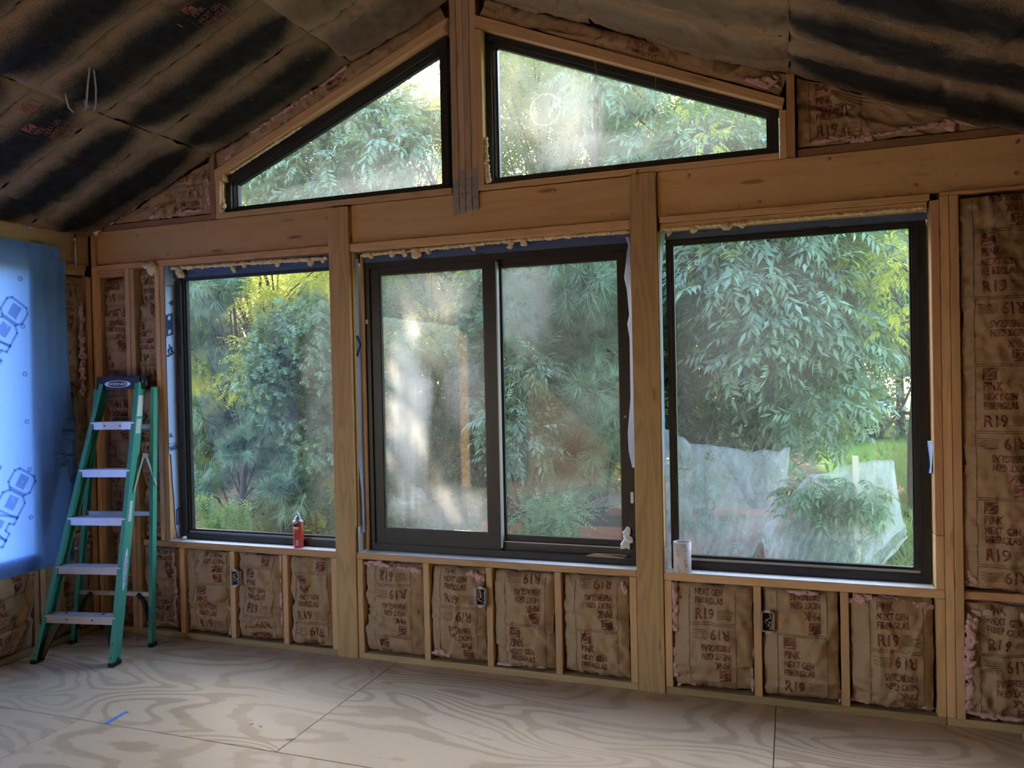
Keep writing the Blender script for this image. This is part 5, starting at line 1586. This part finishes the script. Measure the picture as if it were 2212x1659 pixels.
# --- sliding window
tree('pine_tree', 'long needled pine with drooping tufts in the right pane of the sliding window', 'tree', LM['pine'], 'pine', clumps_px(26, 1090, 1360, 540, 760, 3.0, 4.4, .22, .38, 20) + clumps_px(9, 1210, 1360, 790, 1010, 3.0, 4.2, .2, .32, 21) + clumps_px(6, 1100, 1250, 1000, 1090, 3.4, 4.4, .2, .3, 22) + clumps_px(5, 1270, 1330, 180, 330, 6, 7, .3, .4, 23), 1500, 22, base=(-2.0, 4.4), tr=.08, droop=.15)
tree('sumac_shrub', 'pale feathery leaved bush beside the frame between the two sliding panes', 'bush', LM['pecan'], 'pinnate', clumps_px(9, 1070, 1180, 740, 980, 2.9, 3.6, .16, .28, 24), 420, 24, tr=.03, scale=(.5, .8))
tree('hanging_vine', 'curtain of small leaved vine hanging in the right sliding pane', 'vine', LM['vine'], 'small', clumps_px(40, 1080, 1350, 560, 1120, 4.6, 6.2, .30, .5, 25), 4600, 25, tr=.05, scale=(.7, 1.1))
tree('leafy_thicket', 'tangled small leaved tree behind the dusty left sliding pane', 'tree', LM['vine'], 'small', clumps_px(46, 790, 1090, 560, 1150, 4.6, 7.2, .32, .6, 26), 6500, 26, tr=.06)
tree('maple_sapling', 'bright sapling with lobed leaves in the left sliding pane', 'tree', LM['oak'], 'lobed', clumps_px(12, 830, 1060, 590, 860, 3.6, 4.6, .2, .34, 27), 900, 27, tr=.02, scale=(.4, .6))
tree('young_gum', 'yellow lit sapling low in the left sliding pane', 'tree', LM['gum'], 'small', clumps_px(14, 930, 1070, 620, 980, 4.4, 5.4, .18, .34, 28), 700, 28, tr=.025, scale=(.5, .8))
tree('garden_bush', 'small bright green bush in front of the red raised bed', 'bush', LM['shrub'], 'small', clumps_px(9, 1120, 1240, 1080, 1160, 2.2, 2.9, .10, .18, 29), 360, 29, tr=.015, scale=(.45, .7))
# --- corner window
tree('oak_tree', 'grey green oak with deeply lobed leaves against the first square post', 'tree', LM['oak'], 'lobed', clumps_px(24, 580, 790, 680, 1010, 3.0, 4.4, .24, .40, 30), 3400, 30, base=(-4.9, 4.4), tr=.05, scale=(.38, .62))
tree('pine_sapling', 'soft needled pine sapling at the left of the corner window', 'tree', LM['pine'], 'pine', clumps_px(30, 390, 680, 600, 1060, 3.4, 5.2, .22, .38, 31), 1500, 31, tr=.05, droop=.05)
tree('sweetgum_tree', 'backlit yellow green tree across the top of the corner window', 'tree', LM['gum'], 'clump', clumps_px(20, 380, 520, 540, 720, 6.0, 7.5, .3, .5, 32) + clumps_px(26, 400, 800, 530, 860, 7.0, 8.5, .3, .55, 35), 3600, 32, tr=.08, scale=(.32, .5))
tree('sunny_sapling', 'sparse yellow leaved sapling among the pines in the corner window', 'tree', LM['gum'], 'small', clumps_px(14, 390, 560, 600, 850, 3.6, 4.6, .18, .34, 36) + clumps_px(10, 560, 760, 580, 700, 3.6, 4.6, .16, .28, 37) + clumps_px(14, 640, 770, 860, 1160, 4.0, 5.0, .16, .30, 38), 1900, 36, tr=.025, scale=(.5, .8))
tree('dark_thicket', 'dark undergrowth low in the corner window', 'bush', LM['vine'], 'small', clumps_px(44, 370, 830, 820, 1180, 4.8, 7.0, .35, .6, 33), 3600, 33)
tree('privet_shrub', 'pale upright shrub at the foot of the corner window', 'bush', LM['shrub'], 'small', clumps_px(7, 425, 540, 1115, 1175, 1.1, 1.6, .07, .12, 34), 170, 34, tr=.01, scale=(.4, .6), upright=True)
# --- triangular windows
tree('locust_tree', 'feathery grey green crown in the left triangular window', 'tree', LM['pecan'], 'pinnate', clumps_px(36, 540, 880, 200, 470, 4.6, 6.4, .3, .5, 40), 3000, 40, base=(-4.4, 6.0), tr=.08)
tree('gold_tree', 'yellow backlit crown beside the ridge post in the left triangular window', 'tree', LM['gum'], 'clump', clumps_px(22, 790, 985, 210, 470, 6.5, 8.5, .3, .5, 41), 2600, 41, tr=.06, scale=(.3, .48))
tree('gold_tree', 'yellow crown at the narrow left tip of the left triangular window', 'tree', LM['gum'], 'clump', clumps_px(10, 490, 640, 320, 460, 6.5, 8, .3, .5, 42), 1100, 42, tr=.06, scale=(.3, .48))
tree('grey_thicket', 'fine twiggy crown behind the dusty end of the right triangular window', 'tree', LM['vine'], 'small', clumps_px(34, 1010, 1330, 90, 480, 6, 8, .4, .65, 43), 3800, 43, tr=.06)
# --- forest behind
FL = ['beyond the ladder corner', 'behind the left of the corner window', 'behind the middle of the corner window', 'behind the first square post', 'behind the left sliding pane', 'behind the middle of the sliding window', 'behind the right sliding pane', 'behind the grained square post', 'behind the left of the large window']
for k in range(9):
    a = 250 + k * 150
    top = 560 if k < 4 else (300 if k == 4 else 60)
    if k == 4: tree('forest_tree', 'tall forest crown below the sky gap beside the ridge post', 'tree', LM['back'], 'clump', clumps_px(26, 700, 1010, 260, 520, 11, 13, .5, .8, 77), 1600, 77, group='forest behind the garden', tr=.2, scale=(.6, .9), shell=.1)
    tree('forest_tree', 'tall dark forest tree ' + FL[k], 'tree', LM['back'], 'clump', clumps_px(44, a - 90, a + 190, top, 1130, 10.0 + (k % 3) * 1.5, 13.5 + (k % 3) * 1.5, .7, 1.15, 60 + k), 2600 if k > 4 else 1900, 60 + k, group='forest behind the garden', tr=.22, scale=(.8, 1.3), shell=.1)

# --- ground, lawn, bed and garden things
def groundmat():
    m = M('garden_ground'); v = m.obj()
    sx = m.n('SeparateXYZ', {0: v})
    n1 = m.noise(v, 1.4, 5, .65); n2 = m.noise(v, 14, 4, .7)
    lawn = m.mix(n2, (.16, .30, .045), (.30, .44, .09))
    litter = m.mix(n2, (.10, .07, .045), (.22, .16, .10))
    f = m.ramp(m.math('ADD', m.math('MULTIPLY', sx.outputs[0], .8), m.math('MULTIPLY', m.math('SUBTRACT', n1, .5), 1.5)), [(.35, 0.0), (.65, 1.0)])
    return m.pbr(m.mix(f, litter, lawn), .9, normal=m.bump(n2, .6, .03), spec=.1)
W['ground'] = groundmat()
gv = []; gf = []; nx, ny = 60, 50
for j in range(ny + 1):
    for i in range(nx + 1):
        x = -30 + 55 * i / nx; y = -22 + 70 * j / ny
        gv.append((x, y, GZ + .06 * nz(x * .5, y * .5) + max(0, y - 6) * .012))
for j in range(ny):
    for i in range(nx): gf.append((j * (nx + 1) + i, j * (nx + 1) + i + 1, (j + 1) * (nx + 1) + i + 1, (j + 1) * (nx + 1) + i))
o = mesh_obj('ground', gv, gf, 'ground', None, True); tag(o, 'lawn and leaf litter around the house', None, None, 'structure')
def grass_patch(nm, label, clumps, n, sc):
    o = foliage(nm, LM['grass'], 'grass', clumps, n, None, scale=sc, upright=True, gaps=False, shell=.0)
    tag(o, label, 'grass', None, 'stuff')
grass_patch('tall_grass', 'tall seeding grass at the lower right of the large window', [(p[0], p[1], GZ + .02, p[3]) for p in clumps_px(22, 1820, 2030, 1130, 1240, 2.4, 5.0, .2, .4, 70)], 900, (1.2, 2.1))
grass_patch('lawn_grass', 'short sunny lawn grass at the right edge of the large window', [(x, y, GZ + .03 + max(0, y - 6) * .012, 1.2) for x, y in ((2.2, 12), (2.8, 13), (1.8, 10.5), (2.6, 15), (3.4, 16), (1.6, 9), (2.2, 9.5))], 2600, (.5, .8))
grass_patch('weeds', 'rough weeds behind the white netting', [(p[0], p[1], GZ + .02, p[3]) for p in clumps_px(22, 1440, 1850, 1060, 1180, 4.0, 6.0, .3, .5, 71)], 700, (1.0, 1.8))

# red plank raised bed
root = empty('raised_bed', (-2.0, 3.9, GZ)); tag(root, 'red brown plank raised bed below the right sliding pane', 'raised bed')
W['redwood'] = wood('redwood_plank', (.50, .20, .12), (.36, .13, .075), .3)
for k in range(4):
    z0 = k * .205
    for (x0, x1, y0, y1, ax) in ((-1.0, 1.1, -.55, -.51, 'x'), (-1.0, 1.1, .51, .55, 'x'), (-1.04, -1.0, -.55, .55, 'y'), (1.1, 1.14, -.55, .55, 'y')):
        board('plank', x0, x1, y0, y1, z0, z0 + .20, ax, 'redwood', root)
MB().box(-1.0, 1.1, -.51, .51, 0, .74).build('soil', plain('soil', (.07, .05, .035), .95, var=.4), root)
root2 = empty('raised_bed', (-.55, 4.3, GZ)); tag(root2, 'red brown planks standing in for orange reflections near the white netting', 'raised bed')  # planks added where the glass shows orange reflections
for k in range(4):
    z0 = k * .205
    for (x0, x1, y0, y1, ax) in ((-.4, 1.2, -.45, -.41, 'x'), (-.4, 1.2, .41, .45, 'x'), (-.44, -.4, -.45, .45, 'y'), (1.2, 1.24, -.45, .45, 'y')):
        board('plank', x0, x1, y0, y1, z0, z0 + .20, ax, 'redwood', root2)
MB().box(-.4, 1.2, -.41, .41, 0, .74).build('soil', 'board', root2)  # fill for the added planks that stand in for orange reflections
# arched wire cage
root = empty('wire_cage', (-1.7, 3.0, GZ)); tag(root, 'arched galvanised wire mesh cage over the bed in the right sliding pane', 'wire mesh')
mb = MB(); R0 = .50
for i in range(9):
    y = -.32 + .08 * i
    mb.tube([(-R0 * math.cos(math.pi * t / 16) * 1.1 + .12, y, .62 + .52 * math.sin(math.pi * t / 16) + .0) for t in range(17)], .0028, 4)
for t in range(1, 16):
    an = math.pi * t / 16
    mb.tube([(-R0 * math.cos(an) * 1.1 + .12, -.32, .62 + .52 * math.sin(an)), (-R0 * math.cos(an) * 1.1 + .12, .32, .62 + .52 * math.sin(an))], .0028, 4)
mb.build('mesh', 'metal', root)
MB().box(-.45, -.42, -.36, -.33, 0, .64).box(.64, .67, -.36, -.33, 0, .64).build('stake', 'bark', root)
# pale boulder and pots
p = at_y(962, 1146, 5.0)
o = MB().blob((0, 0, .28), (.30, .28, .42), 2, .35, 5, 20, 14).build('boulder', plain('pale_stone', (.62, .58, .52), .9, var=.2, nscale=9, bump=.5), None, True); o.location = (p.x, 5.0, GZ)
o.scale = (1, 1, (p.z - GZ) / .70); tag(o, 'pale boulder at the foot of the dusty left sliding pane', 'rock')
for k, (px, py, lab) in enumerate(((1924, 1042, 'round topped terracotta pot on the lawn edge'), (1943, 1062, 'terracotta pot at the right edge of the large window'))):
    p = at_y(px, py, 9.0 + k * .4); h = .42
    root = empty('terracotta_pot', (p.x, p.y, GZ)); tag(root, lab, 'pot', 'terracotta pots on the lawn')
    zz = p.z - GZ
    MB().lathe([(0, 0), (.09, 0), (.13, zz * .7), (.15, zz * .72), (.15, zz * .84), (.12, zz * .85)], n=18).build('pot', plain('terracotta', (.55, .20, .11), .8), root, True)
    MB().blob((0, 0, zz * .95), (.10, .10, .10), 1, .05, 5).build('lid', plain('terracotta_lid', (.50, .18, .10), .8), root, True)

# --- white insect netting draped over young plants
def netmat():
    m = M('insect_netting'); v = m.obj()
    n1 = m.noise(m.map(v, (14, 14, 3)), 1.0, 4, .65)
    f = m.ramp(n1, [(.3, .15), (.7, .40)])
    tr = m.n('BsdfTransparent'); d = m.n('BsdfDiffuse', {'Color': (.80, .84, .88, 1)}); t = m.n('BsdfTranslucent', {'Color': (.85, .88, .90, 1)})
    dm = m.n('MixShader', {0: .45, 1: d.outputs[0], 2: t.outputs[0]})
    return m.done(m.n('MixShader', {0: f, 1: tr.outputs[0], 2: dm.outputs[0]}).outputs[0])
W['net'] = netmat()
def netting(label, ridge, foot_front, foot_back, seed, pleat):
    """ridge: list of points; the net falls from it to a front and a back hem"""
    n = 90
    def samp(L, t):
        k = t * (len(L) - 1); i = min(int(k), len(L) - 2); return Vector(L[i]).lerp(Vector(L[i + 1]), k - i)
    root = empty('plant_netting', (samp(foot_front, .5).x, samp(foot_front, .5).y, GZ)); off = Vector(root.location)
    tag(root, label, 'netting', 'white insect netting in the garden')
    vs = []; m = 26
    for i in range(n + 1):
        t = i / n
        r = samp(ridge, t); a = samp(foot_front, t); b = samp(foot_back, t)
        for j in range(2 * m + 1):
            s = (j - m) / m
            q = a if s < 0 else b; k = abs(s)
            p = r.lerp(q, k)
            p.z -= .10 * math.sin(math.pi * k) * (.4 + nz(t * 5, seed))
            w = pleat * k * math.sin(t * 95 + 4 * nz(t * 6, k * 2, seed)) + .05 * nz(t * 6, k * 4, seed)
            p.y += w * (1 if s < 0 else .6); p.x += .02 * nz(t * 9, k * 6, seed + 4); p.z += .025 * nz(t * 13, k * 7, seed + 7)
            vs.append(tuple(p - off))
    w2 = 2 * m + 1
    fs = [(i * w2 + j, i * w2 + j + 1, (i + 1) * w2 + j + 1, (i + 1) * w2 + j) for i in range(n) for j in range(2 * m)]
    mesh_obj('net', vs, fs, 'net', root, True)
    return root
Yn = 3.2
def nr(l, y=Yn): return [tuple(at_y(a, b, y)) for a, b in l]
ra = nr([(1395, 905), (1455, 932), (1490, 958), (1560, 964), (1620, 975), (1690, 972), (1708, 964)])
fa = [(x, Yn - .42, z) for x, y, z in nr([(1390, 1250), (1440, 1250), (1500, 1245), (1560, 1240), (1600, 1220), (1650, 1150), (1690, 1090)])]
fb = [(x, Yn + .5, z - .2) for x, y, z in fa]
netting('tall tent of white netting at the lower left of the large window', ra, fa, fb, 3, .012)
rb = nr([(1652, 1130), (1690, 1090), (1742, 1030), (1800, 1016), (1838, 1000), (1880, 996), (1930, 994), (1945, 1095), (1957, 1136)], 2.7)
fa = [(x, 2.7 - .30, z) for x, y, z in nr([(1648, 1150), (1655, 1200), (1670, 1262), (1700, 1270), (1740, 1276), (1790, 1276), (1835, 1270), (1860, 1240), (1950, 1142)], 2.7)]
fb = [(x, 2.7 + .45, z - .05) for x, y, z in fa]
netting('gathered white netting with fan pleats at the lower right of the large window', rb, fa, fb, 8, .022)
tree('young_plant', 'leafy young plant under the tall tent of netting', 'plant', LM['pecan'], 'pinnate', clumps_px(8, 1480, 1640, 1000, 1180, 3.1, 3.5, .14, .24, 80), 130, 80, tr=.015, scale=(.5, .7))
tree('young_plant', 'drooping leaved young plant under the gathered netting', 'plant', LM['oak'], 'pinnate', clumps_px(12, 1690, 1900, 1040, 1180, 2.6, 2.9, .12, .22, 81), 330, 81, tr=.015, scale=(.5, .75), droop=.8)
p0, p1 = at_y(1847, 985, 2.72), at_y(1853, 1092, 2.72)
o = MB().obox((p0.x, 2.72, p0.z), (p1.x, 2.72, GZ), .045, .045, (1, 0, 0)).build('doorway_reflection', plain('pale_reflection', (.75, .62, .45), .7)); tag(o, 'pale upright bar standing in for a doorway reflection on the glass', 'stake')  # upright bar added in place of a bright reflection in the pane
